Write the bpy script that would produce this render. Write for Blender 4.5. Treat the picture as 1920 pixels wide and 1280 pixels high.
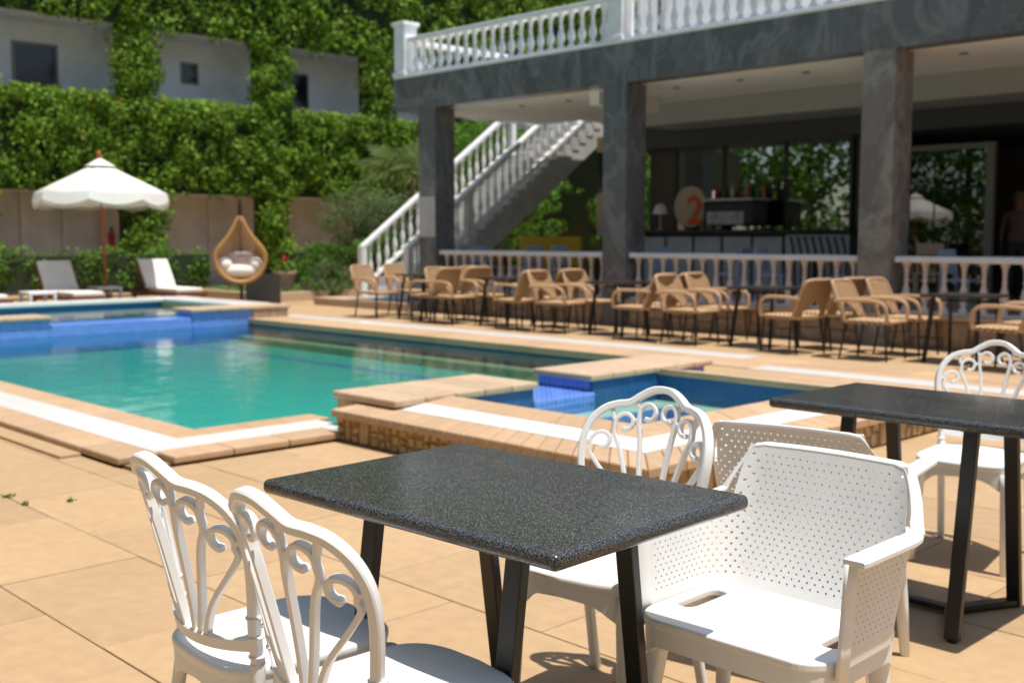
import bpy, bmesh, math, random
import numpy as np
from mathutils import Vector, Matrix
random.seed(7); rng = np.random.default_rng(7)
for o in list(bpy.data.objects): bpy.data.objects.remove(o)
sc = bpy.context.scene
COL = sc.collection

# ------------------------------------------------------------------ camera
CAM_H = 1.36
ANG = math.radians(44.3); PIT = math.atan(196 / 2080.0)
r3 = Vector((math.sin(ANG), math.cos(ANG), 0))
fh = Vector((-math.cos(ANG), math.sin(ANG), 0))
fw = fh * math.cos(PIT) + Vector((0, 0, -math.sin(PIT)))
up = r3.cross(fw)
cam = bpy.data.cameras.new('camera'); cam_o = bpy.data.objects.new('camera', cam); COL.objects.link(cam_o)
cam.sensor_width = 36; cam.lens = 2080 / 1920 * 36; cam.clip_end = 500; cam.clip_start = 0.05
cam_o.matrix_world = Matrix(((r3.x, up.x, -fw.x, 0), (r3.y, up.y, -fw.y, 0), (r3.z, up.z, -fw.z, CAM_H), (0, 0, 0, 1)))
cam.dof.use_dof = True; cam.dof.focus_distance = 2.3; cam.dof.aperture_fstop = 4.4
sc.camera = cam_o

# ------------------------------------------------------------------ world, sun, exposure
SUN = Vector((0.25, 0.04, 1.0)).normalized()
w = bpy.data.worlds.new('World'); sc.world = w; w.use_nodes = True
nt = w.node_tree; bg = nt.nodes['Background']
sky = nt.nodes.new('ShaderNodeTexSky'); sky.sky_type = 'NISHITA'; sky.sun_disc = False
sky.sun_elevation = math.asin(SUN.z); sky.sun_rotation = math.atan2(SUN.x, SUN.y)
sky.air_density = 1.0; sky.dust_density = 1.2
nt.links.new(sky.outputs[0], bg.inputs[0]); bg.inputs[1].default_value = 0.12
sun = bpy.data.lights.new('sun', 'SUN'); sun.energy = 4.5; sun.angle = math.radians(0.53); sun.color = (1.0, 0.95, 0.87)
sun_o = bpy.data.objects.new('sun', sun); COL.objects.link(sun_o)
sun_o.rotation_euler = SUN.to_track_quat('Z', 'Y').to_euler(); sun_o.location = (0, 0, 30)
sc.view_settings.view_transform = 'Standard'; sc.view_settings.look = 'None'
sc.view_settings.exposure = 0.35; sc.view_settings.gamma = 1.0; sc.view_settings.use_curve_mapping = False
sc.render.engine = 'CYCLES'
sc.cycles.use_denoising = True
sc.cycles.max_bounces = 8; sc.cycles.transparent_max_bounces = 12
sc.cycles.sample_clamp_indirect = 8

# ------------------------------------------------------------------ materials
def M(name, col, rough=0.6, noise=None, bump=None, metal=0.0, spec=0.5, coat=0):
    """noise=(scale, amount[, col2]); bump=(scale, strength, distance)"""
    m = bpy.data.materials.new(name); m.use_nodes = True
    n = m.node_tree.nodes; l = m.node_tree.links; b = n['Principled BSDF']
    b.inputs['Base Color'].default_value = (*col, 1); b.inputs['Roughness'].default_value = rough
    b.inputs['Metallic'].default_value = metal; b.inputs['Specular IOR Level'].default_value = spec
    b.inputs['Coat Weight'].default_value = coat
    tc = n.new('ShaderNodeTexCoord')
    if noise:
        t = n.new('ShaderNodeTexNoise'); t.inputs['Scale'].default_value = noise[0]; t.inputs['Detail'].default_value = 6
        l.new(tc.outputs['Object'], t.inputs['Vector'])
        mx = n.new('ShaderNodeMix'); mx.data_type = 'RGBA'
        c2 = noise[2] if len(noise) > 2 else tuple(c * (1 - noise[1]) for c in col)
        mx.inputs[6].default_value = (*c2, 1); mx.inputs[7].default_value = (*col, 1)
        rp = n.new('ShaderNodeMapRange'); rp.inputs[1].default_value = .35; rp.inputs[2].default_value = .65
        l.new(t.outputs['Fac'], rp.inputs[0]); l.new(rp.outputs[0], mx.inputs[0]); l.new(mx.outputs[2], b.inputs['Base Color'])
    if bump:
        t2 = n.new('ShaderNodeTexNoise'); t2.inputs['Scale'].default_value = bump[0]; t2.inputs['Detail'].default_value = 5
        l.new(tc.outputs['Object'], t2.inputs['Vector'])
        bp = n.new('ShaderNodeBump'); bp.inputs['Strength'].default_value = bump[1]; bp.inputs['Distance'].default_value = bump[2]
        l.new(t2.outputs['Fac'], bp.inputs['Height']); l.new(bp.outputs[0], b.inputs['Normal'])
    return m

def deck_mat(name, col, c2, grime):
    m = M(name, col, .75); n = m.node_tree.nodes; l = m.node_tree.links; b = n['Principled BSDF']
    geo = n.new('ShaderNodeNewGeometry'); oi = n.new('ShaderNodeObjectInfo')
    a = n.new('ShaderNodeTexNoise'); a.inputs['Scale'].default_value = 1.1; a.inputs['Detail'].default_value = 7; a.inputs['Roughness'].default_value = .65
    f = n.new('ShaderNodeTexNoise'); f.inputs['Scale'].default_value = 90; f.inputs['Detail'].default_value = 4
    g = n.new('ShaderNodeTexNoise'); g.inputs['Scale'].default_value = 14; g.inputs['Detail'].default_value = 8
    for t in (a, f, g): l.new(geo.outputs['Position'], t.inputs['Vector'])
    mx = n.new('ShaderNodeMix'); mx.data_type = 'RGBA'; mx.inputs[6].default_value = (*c2, 1); mx.inputs[7].default_value = (*col, 1)
    r = n.new('ShaderNodeMapRange'); r.inputs[1].default_value = .3; r.inputs[2].default_value = .7
    l.new(a.outputs['Fac'], r.inputs[0]); l.new(r.outputs[0], mx.inputs[0])
    hs = n.new('ShaderNodeHueSaturation'); l.new(mx.outputs[2], hs.inputs['Color'])
    mr = n.new('ShaderNodeMapRange'); mr.inputs[3].default_value = .90; mr.inputs[4].default_value = 1.07
    l.new(oi.outputs['Random'], mr.inputs[0])
    mu = n.new('ShaderNodeMath'); mu.operation = 'MULTIPLY'; l.new(mr.outputs[0], mu.inputs[0])
    mr2 = n.new('ShaderNodeMapRange'); mr2.inputs[1].default_value = .3; mr2.inputs[2].default_value = .7
    mr2.inputs[3].default_value = 1 - grime; mr2.inputs[4].default_value = 1 + grime * .4
    l.new(g.outputs['Fac'], mr2.inputs[0]); l.new(mr2.outputs[0], mu.inputs[1]); l.new(mu.outputs[0], hs.inputs['Value'])
    l.new(hs.outputs[0], b.inputs['Base Color'])
    bp = n.new('ShaderNodeBump'); bp.inputs['Strength'].default_value = .35; bp.inputs['Distance'].default_value = .003
    ad = n.new('ShaderNodeMath'); ad.operation = 'ADD'; l.new(f.outputs['Fac'], ad.inputs[0]); l.new(g.outputs['Fac'], ad.inputs[1])
    l.new(ad.outputs[0], bp.inputs['Height']); l.new(bp.outputs[0], b.inputs['Normal'])
    return m

def leaf_mat(name, c1, c2, c3):
    m = bpy.data.materials.new(name); m.use_nodes = True
    n = m.node_tree.nodes; l = m.node_tree.links; b = n['Principled BSDF']
    g = n.new('ShaderNodeNewGeometry'); rp = n.new('ShaderNodeValToRGB')
    e = rp.color_ramp.elements; e[0].color = (*c1, 1); e[1].color = (*c3, 1); x = e.new(.55); x.color = (*c2, 1); e[-1].position = .965; d_ = e.new(.985); d_.color = (c2[1] * 1.1, c2[1] * .8, c2[2] * 1.5, 1)
    l.new(g.outputs['Random Per Island'], rp.inputs[0]); l.new(rp.outputs[0], b.inputs['Base Color'])
    b.inputs['Roughness'].default_value = .6; b.inputs['Specular IOR Level'].default_value = .3
    tr = n.new('ShaderNodeBsdfTranslucent'); l.new(rp.outputs[0], tr.inputs[0])
    mx = n.new('ShaderNodeMixShader'); mx.inputs[0].default_value = .35
    l.new(b.outputs[0], mx.inputs[1]); l.new(tr.outputs[0], mx.inputs[2]); l.new(mx.outputs[0], n['Material Output'].inputs[0])
    return m

def marble_mat(name, base, vein, warm):
    m = M(name, base, .24); n = m.node_tree.nodes; l = m.node_tree.links; b = n['Principled BSDF']
    g = n.new('ShaderNodeNewGeometry')
    mp = n.new('ShaderNodeMapping'); mp.inputs['Rotation'].default_value = (.5, .9, .3); mp.inputs['Scale'].default_value = (1, 1.6, .7)
    l.new(g.outputs['Position'], mp.inputs[0])
    def ridge(scale, dist, pw, seed):
        t = n.new('ShaderNodeTexNoise'); t.noise_dimensions = '4D'; t.inputs['W'].default_value = seed
        t.inputs['Scale'].default_value = scale; t.inputs['Detail'].default_value = 7; t.inputs['Roughness'].default_value = .58; t.inputs['Distortion'].default_value = dist
        l.new(mp.outputs[0], t.inputs['Vector'])
        a = n.new('ShaderNodeMath'); a.operation = 'SUBTRACT'; a.inputs[1].default_value = .5; l.new(t.outputs['Fac'], a.inputs[0])
        b_ = n.new('ShaderNodeMath'); b_.operation = 'ABSOLUTE'; l.new(a.outputs[0], b_.inputs[0])
        c = n.new('ShaderNodeMapRange'); c.inputs[1].default_value = 0; c.inputs[2].default_value = pw; c.inputs[3].default_value = 1; c.inputs[4].default_value = 0
        l.new(b_.outputs[0], c.inputs[0]); return c.outputs[0], t.outputs['Fac']
    v1, c1 = ridge(.9, 1.2, .05, 1.0); v2, c2 = ridge(2.6, .8, .035, 7.0)
    mu = n.new('ShaderNodeMath'); mu.operation = 'MULTIPLY'; mu.inputs[1].default_value = .5; l.new(v2, mu.inputs[0])
    mxv = n.new('ShaderNodeMath'); mxv.operation = 'MAXIMUM'; l.new(v1, mxv.inputs[0]); l.new(mu.outputs[0], mxv.inputs[1])
    mx0 = n.new('ShaderNodeMix'); mx0.data_type = 'RGBA'; mx0.inputs[6].default_value = (*base, 1); mx0.inputs[7].default_value = (*warm, 1)
    mr = n.new('ShaderNodeMapRange'); mr.inputs[1].default_value = .40; mr.inputs[2].default_value = .68; l.new(c2, mr.inputs[0]); l.new(mr.outputs[0], mx0.inputs[0])
    mx = n.new('ShaderNodeMix'); mx.data_type = 'RGBA'; mx.inputs[7].default_value = (*vein, 1)
    m2 = n.new('ShaderNodeMath'); m2.operation = 'MULTIPLY'; m2.inputs[1].default_value = .75; l.new(mxv.outputs[0], m2.inputs[0])
    l.new(m2.outputs[0], mx.inputs[0]); l.new(mx0.outputs[2], mx.inputs[6]); l.new(mx.outputs[2], b.inputs['Base Color'])
    return m

def granite_mat():
    m = M('granite_top', (.02, .02, .024), .28); n = m.node_tree.nodes; l = m.node_tree.links; b = n['Principled BSDF']
    tc = n.new('ShaderNodeTexCoord')
    v = n.new('ShaderNodeTexNoise'); v.inputs['Scale'].default_value = 360; v.inputs['Detail'].default_value = 3
    v2 = n.new('ShaderNodeTexNoise'); v2.inputs['Scale'].default_value = 7; v2.inputs['Detail'].default_value = 6
    for t in (v, v2): l.new(tc.outputs['Object'], t.inputs['Vector'])
    r = n.new('ShaderNodeValToRGB'); e = r.color_ramp.elements
    e[0].position = .40; e[0].color = (.010, .010, .010, 1); e[1].position = .68; e[1].color = (.19, .19, .185, 1); x = e.new(.53); x.color = (.046, .047, .046, 1)
    l.new(v.outputs['Fac'], r.inputs[0]); l.new(r.outputs[0], b.inputs['Base Color'])
    mr = n.new('ShaderNodeMapRange'); mr.inputs[3].default_value = .07; mr.inputs[4].default_value = .24
    l.new(v2.outputs['Fac'], mr.inputs[0]); l.new(mr.outputs[0], b.inputs['Roughness'])
    bp = n.new('ShaderNodeBump'); bp.inputs['Strength'].default_value = .04; bp.inputs['Distance'].default_value = .0004
    l.new(v.outputs['Fac'], bp.inputs['Height']); l.new(bp.outputs[0], b.inputs['Normal'])
    return m

def tile_mat(name, c1, c2, grout, size, flat=False):
    m = M(name, c1, .22); n = m.node_tree.nodes; l = m.node_tree.links; b = n['Principled BSDF']
    g = n.new('ShaderNodeNewGeometry'); br = n.new('ShaderNodeTexBrick'); br.offset = 0
    cx = n.new('ShaderNodeSeparateXYZ'); cb = n.new('ShaderNodeCombineXYZ'); ad = n.new('ShaderNodeMath')
    l.new(g.outputs['Position'], cx.inputs[0]); l.new(cx.outputs[0], ad.inputs[0]); l.new(cx.outputs[1], ad.inputs[1])
    l.new(cx.outputs[0] if flat else ad.outputs[0], cb.inputs[0]); l.new(cx.outputs[1] if flat else cx.outputs[2], cb.inputs[1])
    l.new(cb.outputs[0], br.inputs[0]); br.inputs['Scale'].default_value = 1 / size
    br.inputs['Brick Width'].default_value = 1; br.inputs['Row Height'].default_value = 1; br.inputs['Mortar Size'].default_value = .06
    br.inputs[1].default_value = (*c1, 1); br.inputs[2].default_value = (*c2, 1); br.inputs[3].default_value = (*grout, 1)
    l.new(br.outputs[0], b.inputs['Base Color'])
    return m

def water_mat(name, tint, scale=3.0, strength=.32):
    m = bpy.data.materials.new(name); m.use_nodes = True; n = m.node_tree.nodes; l = m.node_tree.links
    n.remove(n['Principled BSDF'])
    tr = n.new('ShaderNodeBsdfTransparent'); tr.inputs[0].default_value = (*tint, 1)
    gl = n.new('ShaderNodeBsdfGlossy'); gl.inputs['Roughness'].default_value = .03
    fr = n.new('ShaderNodeFresnel'); fr.inputs[0].default_value = 1.33
    g = n.new('ShaderNodeNewGeometry')
    a = n.new('ShaderNodeTexNoise'); a.inputs['Scale'].default_value = scale; a.inputs['Detail'].default_value = 4
    l.new(g.outputs['Position'], a.inputs['Vector'])
    bp = n.new('ShaderNodeBump'); bp.inputs['Strength'].default_value = strength; bp.inputs['Distance'].default_value = .03
    l.new(a.outputs['Fac'], bp.inputs['Height']); l.new(bp.outputs[0], gl.inputs['Normal']); l.new(bp.outputs[0], fr.inputs['Normal'])
    mx = n.new('ShaderNodeMixShader'); l.new(fr.outputs[0], mx.inputs[0]); l.new(tr.outputs[0], mx.inputs[1]); l.new(gl.outputs[0], mx.inputs[2])
    l.new(mx.outputs[0], n['Material Output'].inputs[0])
    return m

def glass_mat(name, refl, tint):
    m = bpy.data.materials.new(name); m.use_nodes = True; n = m.node_tree.nodes; l = m.node_tree.links
    n.remove(n['Principled BSDF'])
    tr = n.new('ShaderNodeBsdfTransparent'); tr.inputs[0].default_value = (*tint, 1)
    gl = n.new('ShaderNodeBsdfGlossy'); gl.inputs['Roughness'].default_value = .01
    mx = n.new('ShaderNodeMixShader'); mx.inputs[0].default_value = refl
    l.new(tr.outputs[0], mx.inputs[1]); l.new(gl.outputs[0], mx.inputs[2]); l.new(mx.outputs[0], n['Material Output'].inputs[0])
    return m

def weave_mat(name, col, dark, scale):
    m = M(name, col, .6); n = m.node_tree.nodes; l = m.node_tree.links; b = n['Principled BSDF']
    tc = n.new('ShaderNodeTexCoord')
    wa = n.new('ShaderNodeTexWave'); wa.bands_direction = 'Z'; wa.inputs['Scale'].default_value = scale; wa.inputs['Distortion'].default_value = 1.2
    wb = n.new('ShaderNodeTexWave'); wb.bands_direction = 'DIAGONAL'; wb.inputs['Scale'].default_value = scale * .8; wb.inputs['Distortion'].default_value = 1
    for t in (wa, wb): l.new(tc.outputs['Object'], t.inputs[0])
    mu = n.new('ShaderNodeMath'); mu.operation = 'MULTIPLY'; l.new(wa.outputs['Fac'], mu.inputs[0]); l.new(wb.outputs['Fac'], mu.inputs[1])
    mr = n.new('ShaderNodeMapRange'); mr.inputs[2].default_value = .45; l.new(mu.outputs[0], mr.inputs[0])
    mx = n.new('ShaderNodeMix'); mx.data_type = 'RGBA'; mx.inputs[6].default_value = (*dark, 1); mx.inputs[7].default_value = (*col, 1)
    l.new(mr.outputs[0], mx.inputs[0]); l.new(mx.outputs[2], b.inputs['Base Color'])
    bp = n.new('ShaderNodeBump'); bp.inputs['Strength'].default_value = .6; bp.inputs['Distance'].default_value = .005
    l.new(mu.outputs[0], bp.inputs['Height']); l.new(bp.outputs[0], b.inputs['Normal'])
    return m

m_deck = deck_mat('deck_stone', (.45, .302, .165), (.405, .265, .14), .10)
m_bed = M('deck_joint', (.33, .205, .105), .9, (6, .3))
m_cop = deck_mat('coping_stone', (.50, .34, .205), (.44, .285, .165), .11)
m_cop2 = deck_mat('coping_stone_pale', (.52, .38, .255), (.45, .32, .21), .12)

m_white_tile = tile_mat('white_mosaic', (.80, .79, .77), (.74, .73, .71), (.62, .60, .56), .05, True)
m_stone = deck_mat('wall_stone', (.46, .29, .12), (.55, .41, .24), .35)
m_mortar = M('wall_mortar', (.38, .22, .08), .9, (9, .4))
m_stone2 = deck_mat('terrace_stone', (.36, .24, .14), (.44, .32, .21), .35)
m_mortar2 = M('terrace_mortar', (.26, .18, .11), .9, (9, .4))
m_blue = tile_mat('blue_mosaic', (.09, .20, .62), (.12, .25, .70), (.26, .38, .70), .05)
m_navy = tile_mat('navy_mosaic', (.015, .075, .22), (.02, .10, .27), (.05, .12, .25), .025)
m_poolfloor = tile_mat('pool_floor_mosaic', (.13, .52, .48), (.16, .57, .52), (.18, .47, .44), .06, True)
m_water = water_mat('pool_water', (.50, .82, .79))
m_water2 = water_mat('tub_water', (.80, .95, .93), 5, .15)
m_tubfloor = tile_mat('tub_floor_mosaic', (.52, .68, .58), (.58, .74, .64), (.45, .62, .55), .05, True)
m_marble = marble_mat('grey_marble', (.10, .102, .104), (.215, .215, .214), (.135, .137, .135))
m_marble_w = marble_mat('warm_marble', (.16, .145, .135), (.33, .30, .275), (.21, .185, .165))
m_panel = M('pale_panel', (.50, .49, .48), .5, (4, .15))
m_soffit = M('soffit_paint', (.86, .83, .80), .8, (2, .05))
m_drop = M('ceiling_drop_paint', (.36, .36, .35), .8, (2, .05))
m_wpaint = M('white_paint', (.78, .77, .75), .55, (3, .10), (40, .1, .002))
m_rail = M('balustrade_plaster', (.80, .80, .79), .6, (5, .12), (60, .15, .002))
m_lowbal = M('low_baluster_plaster', (.70, .60, .54), .6, (6, .15))
m_dark = M('interior_dark', (.035, .034, .033), .7)
m_dgrey = M('fascia_dark_grey', (.055, .055, .057), .6)
m_int = M('interior_wall', (.12, .10, .085), .8)
m_floor_t = M('terrace_floor', (.52, .47, .42), .4, (3, .15))
m_alu = M('window_frame_aluminium', (.20, .19, .17), .45, metal=.3)
m_alud = M('dark_mullion', (.03, .03, .032), .4)
m_glass = glass_mat('reflective_glazing', .45, (.55, .58, .56))
m_plastic = M('white_plastic', (.80, .80, .79), .38, noise=(7, .05), bump=(220, .06, .0006))
m_plastic2 = M('white_plastic_shell', (.79, .785, .77), .42, noise=(6, .06), bump=(200, .08, .0006))
m_granite = granite_mat()
m_black = M('black_steel', (.010, .010, .011), .38, (30, .3), spec=.5)
m_blackd = M('dark_table_laminate', (.022, .02, .02), .35)
m_rattan = weave_mat('rattan_weave', (.55, .36, .20), (.15, .075, .03), 11)
m_cane = M('cane_wrap', (.52, .33, .18), .5, (60, .25))
m_cane2 = M('egg_cane_wrap', (.50, .26, .085), .5, (50, .3))
m_cush = M('cream_cushion', (.78, .73, .65), .9, (5, .06), (90, .3, .003))
m_pillow = M('patterned_pillow', (.60, .48, .44), .9, (28, .3, (.36, .25, .24)))
m_taupe = M('taupe_sling', (.33, .27, .23), .85, bump=(140, .3, .002))
m_wood = M('red_brown_wood', (.22, .055, .022), .5, (18, .4))
m_pole = M('umbrella_wood', (.42, .10, .025), .45, (14, .3))
m_canvas = M('cream_canvas', (.80, .77, .70), .85, (3, .05), (160, .2, .001))
m_fringe = M('canvas_fringe', (.72, .66, .56), .9, (40, .25))
m_ivywall = M('ivy_house_plaster', (.82, .81, .80), .8, (2, .12))
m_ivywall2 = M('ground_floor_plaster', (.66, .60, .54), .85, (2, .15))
m_window = M('dark_window_pane', (.012, .012, .014), .12)
m_pot = M('terracotta_pot', (.50, .34, .24), .8, (6, .25))
m_red = M('red_enamel', (.50, .02, .015), .35)
m_flower = M('red_petals', (.55, .03, .015), .6)
m_soil = M('soil', (.10, .07, .045), .95, (9, .4))
m_trunk = M('bark', (.12, .085, .055), .9, (12, .4), (30, .6, .01))
m_yellow = M('yellow_upholstery', (.50, .30, .01), .6)
m_bluech = M('pale_blue_plastic', (.34, .42, .55), .5)
m_cream = M('cream_board', (.55, .40, .28), .6, (4, .1))
m_orange = M('orange_letter', (.70, .09, .01), .5)
m_skin = M('skin', (.45, .24, .17), .5)
m_shirt = M('pink_shirt', (.36, .20, .18), .85)
m_hair = M('grey_hair', (.25, .22, .2), .8)
m_steel = M('brushed_steel', (.45, .45, .45), .3, metal=.9)
m_stair = M('stair_concrete', (.60, .59, .57), .8, (3, .2), (20, .2, .004))
m_ivy = leaf_mat('ivy_leaf', (.07, .14, .010), (.165, .30, .018), (.28, .45, .035))
m_hedge = leaf_mat('hedge_leaf', (.04, .11, .010), (.10, .22, .018), (.18, .34, .04))
m_olive = leaf_mat('olive_leaf', (.07, .12, .04), (.15, .22, .08), (.26, .34, .14))
m_palm = leaf_mat('palm_frond', (.22, .30, .09), (.34, .43, .15), (.46, .52, .24))
m_shrub = leaf_mat('stair_plant_leaf', (.06, .16, .015), (.13, .29, .03), (.22, .42, .06))
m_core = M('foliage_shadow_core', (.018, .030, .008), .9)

# ------------------------------------------------------------------ mesh helpers
class MB:
    def __init__(s): s.v = []; s.f = []
    def add(s, v, f):
        k = len(s.v); s.v += [tuple(p) for p in v]; s.f += [tuple(i + k for i in q) for q in f]; return s
    def box(s, x0, x1, y0, y1, z0, z1):
        return s.add([(x, y, z) for z in (z0, z1) for y in (y0, y1) for x in (x0, x1)],
                     [(0, 2, 3, 1), (4, 5, 7, 6), (0, 1, 5, 4), (2, 6, 7, 3), (0, 4, 6, 2), (1, 3, 7, 5)])
    def prism(s, poly, z0, z1):
        n = len(poly)
        return s.add([(x, y, z0) for x, y in poly] + [(x, y, z1) for x, y in poly],
                     [tuple(range(n - 1, -1, -1)), tuple(range(n, 2 * n))] + [(i, (i + 1) % n, n + (i + 1) % n, n + i) for i in range(n)])
    def bar(s, p, q, w, h, w2=None, h2=None, side=None):
        p = Vector(p); q = Vector(q); d = (q - p).normalized()
        sd = Vector(side) if side else (Vector((0, 0, 1)).cross(d) if abs(d.z) < .99 else Vector((1, 0, 0)))
        sd = (sd - d * sd.dot(d)).normalized(); u = d.cross(sd)
        w2 = w2 or w; h2 = h2 or h; vs = []
        for c, a, b in ((p, w, h), (q, w2, h2)):
            vs += [c - sd * a / 2 - u * b / 2, c + sd * a / 2 - u * b / 2, c + sd * a / 2 + u * b / 2, c - sd * a / 2 + u * b / 2]
        return s.add(vs, [(3, 2, 1, 0), (4, 5, 6, 7), (0, 1, 5, 4), (1, 2, 6, 5), (2, 3, 7, 6), (3, 0, 4, 7)])
    def tube(s, pts, r, n=8, r2=None):
        pts = [Vector(p) for p in pts]; N = len(pts); vs = []; prev = None
        for i, p in enumerate(pts):
            t = (pts[min(i + 1, N - 1)] - pts[max(i - 1, 0)]).normalized()
            a = prev if prev else (Vector((0, 0, 1)) if abs(t.z) < .9 else Vector((1, 0, 0)))
            a = (a - t * a.dot(t)).normalized(); b = t.cross(a); prev = a
            rr = r if r2 is None else r + (r2 - r) * i / (N - 1)
            if callable(r): rr = r(i / (N - 1))
            vs += [p + (a * math.cos(2 * math.pi * k / n) + b * math.sin(2 * math.pi * k / n)) * rr for k in range(n)]
        fs = [(i * n + k, i * n + (k + 1) % n, (i + 1) * n + (k + 1) % n, (i + 1) * n + k) for i in range(N - 1) for k in range(n)]
        fs += [tuple(range(n - 1, -1, -1)), tuple(range((N - 1) * n, N * n))]
        return s.add(vs, fs)
    def lathe(s, prof, n=12, c=(0, 0, 0)):
        vs = [(c[0] + r * math.cos(2 * math.pi * k / n), c[1] + r * math.sin(2 * math.pi * k / n), c[2] + z) for r, z in prof for k in range(n)]
        N = len(prof)
        fs = [(i * n + k, i * n + (k + 1) % n, (i + 1) * n + (k + 1) % n, (i + 1) * n + k) for i in range(N - 1) for k in range(n)]
        fs += [tuple(range(n - 1, -1, -1)), tuple(range((N - 1) * n, N * n))]
        return s.add(vs, fs)
    def sweep(s, pts, nrm, wd, dp, k=12, ex=3.2):
        """superellipse profile; wd along tangent x normal, dp along normal; wd may be list"""
        pts = [Vector(p) for p in pts]; N = len(pts); vs = []
        for i, p in enumerate(pts):
            t = (pts[min(i + 1, N - 1)] - pts[max(i - 1, 0)]).normalized()
            nn = Vector(nrm[i] if isinstance(nrm, list) else nrm); nn = (nn - t * nn.dot(t)).normalized(); b = t.cross(nn)
            ww = wd[i] if isinstance(wd, (list, np.ndarray)) else wd
            dd = dp[i] if isinstance(dp, (list, np.ndarray)) else dp
            if k == 8:
                c_ = min(ww, dd) * .17; X = ww / 2; Y = dd / 2
                for x, y in ((X, -Y + c_), (X, Y - c_), (X - c_, Y), (-X + c_, Y), (-X, Y - c_), (-X, -Y + c_), (-X + c_, -Y), (X - c_, -Y)): vs.append(p + b * x + nn * y)
                continue
            for j in range(k):
                a = 2 * math.pi * (j + .5) / k; c = math.cos(a); sn = math.sin(a)
                x = math.copysign(abs(c) ** (2 / ex), c) * ww / 2; y = math.copysign(abs(sn) ** (2 / ex), sn) * dd / 2
                vs.append(p + b * x + nn * y)
        fs = [(i * k + j, i * k + (j + 1) % k, (i + 1) * k + (j + 1) % k, (i + 1) * k + j) for i in range(N - 1) for j in range(k)]
        fs += [tuple(range(k - 1, -1, -1)), tuple(range((N - 1) * k, N * k))]
        return s.add(vs, fs)
    def obj(s, name, mat, parent=None, smooth=False, bevel=0, loc=None):
        me = bpy.data.meshes.new(name); me.from_pydata(s.v, [], s.f); me.materials.append(mat)
        bm = bmesh.new(); bm.from_mesh(me); bmesh.ops.recalc_face_normals(bm, faces=bm.faces[:]); bm.to_mesh(me); bm.free()
        if smooth:
            me.polygons.foreach_set('use_smooth', [True] * len(me.polygons))
            if smooth != 'all': me.set_sharp_from_angle(angle=math.radians(28 if smooth == 'crisp' else 42))
        o = bpy.data.objects.new(name, me); COL.objects.link(o)
        if parent: o.parent = parent
        if loc: o.location = loc
        if bevel:
            b = o.modifiers.new('bevel', 'BEVEL'); b.width = bevel; b.segments = 2; b.limit_method = 'ANGLE'; b.harden_normals = False
        return o

def tag(o, label, cat, group=None, kind=None):
    if label: o['label'] = label
    if cat: o['category'] = cat
    if group: o['group'] = group
    if kind: o['kind'] = kind
    return o
def thing(name, label, cat, loc=(0, 0, 0), rz=0, group=None):
    o = bpy.data.objects.new(name, None); COL.objects.link(o); o.location = loc; o.rotation_euler = (0, 0, rz); o.empty_display_size = .1
    return tag(o, label, cat, group)
def struct(o): o['kind'] = 'structure'; return o
def dup(root, loc, rz, label=None, group=None):
    r = root.copy(); COL.objects.link(r); r.location = loc; r.rotation_euler = (0, 0, rz)
    if label: r['label'] = label
    if group: r['group'] = group
    for ch in list(root.children):
        c = ch.copy(); COL.objects.link(c); c.parent = r
        for g in list(ch.children):
            d = g.copy(); COL.objects.link(d); d.parent = c
    return r
def link_copy(o, loc, parent=None, rz=None, scale=None):
    c = o.copy(); COL.objects.link(c); c.location = loc
    if parent: c.parent = parent
    if rz is not None: c.rotation_euler = (0, 0, rz)
    if scale: c.scale = scale
    return c
def spline(cp, n=8):
    cp = [Vector(p) for p in cp]; out = []
    for i in range(len(cp) - 1):
        p0 = cp[max(i - 1, 0)]; p1 = cp[i]; p2 = cp[i + 1]; p3 = cp[min(i + 2, len(cp) - 1)]
        for k in range(n):
            t = k / n; out.append(.5 * ((2 * p1) + (p2 - p0) * t + (2 * p0 - 5 * p1 + 4 * p2 - p3) * t * t + (3 * p1 - p0 - 3 * p2 + p3) * t ** 3))
    out.append(cp[-1]); return out
def rrect(hw, hd, r, n=5, cx=0, cy=0):
    out = []
    for sx, sy, a0 in ((1, 1, 0), (-1, 1, 90), (-1, -1, 180), (1, -1, 270)):
        for k in range(n + 1):
            a = math.radians(a0 + 90 * k / n); out.append((cx + sx * (hw - r) + r * math.cos(a), cy + sy * (hd - r) + r * math.sin(a)))
    return out

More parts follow.
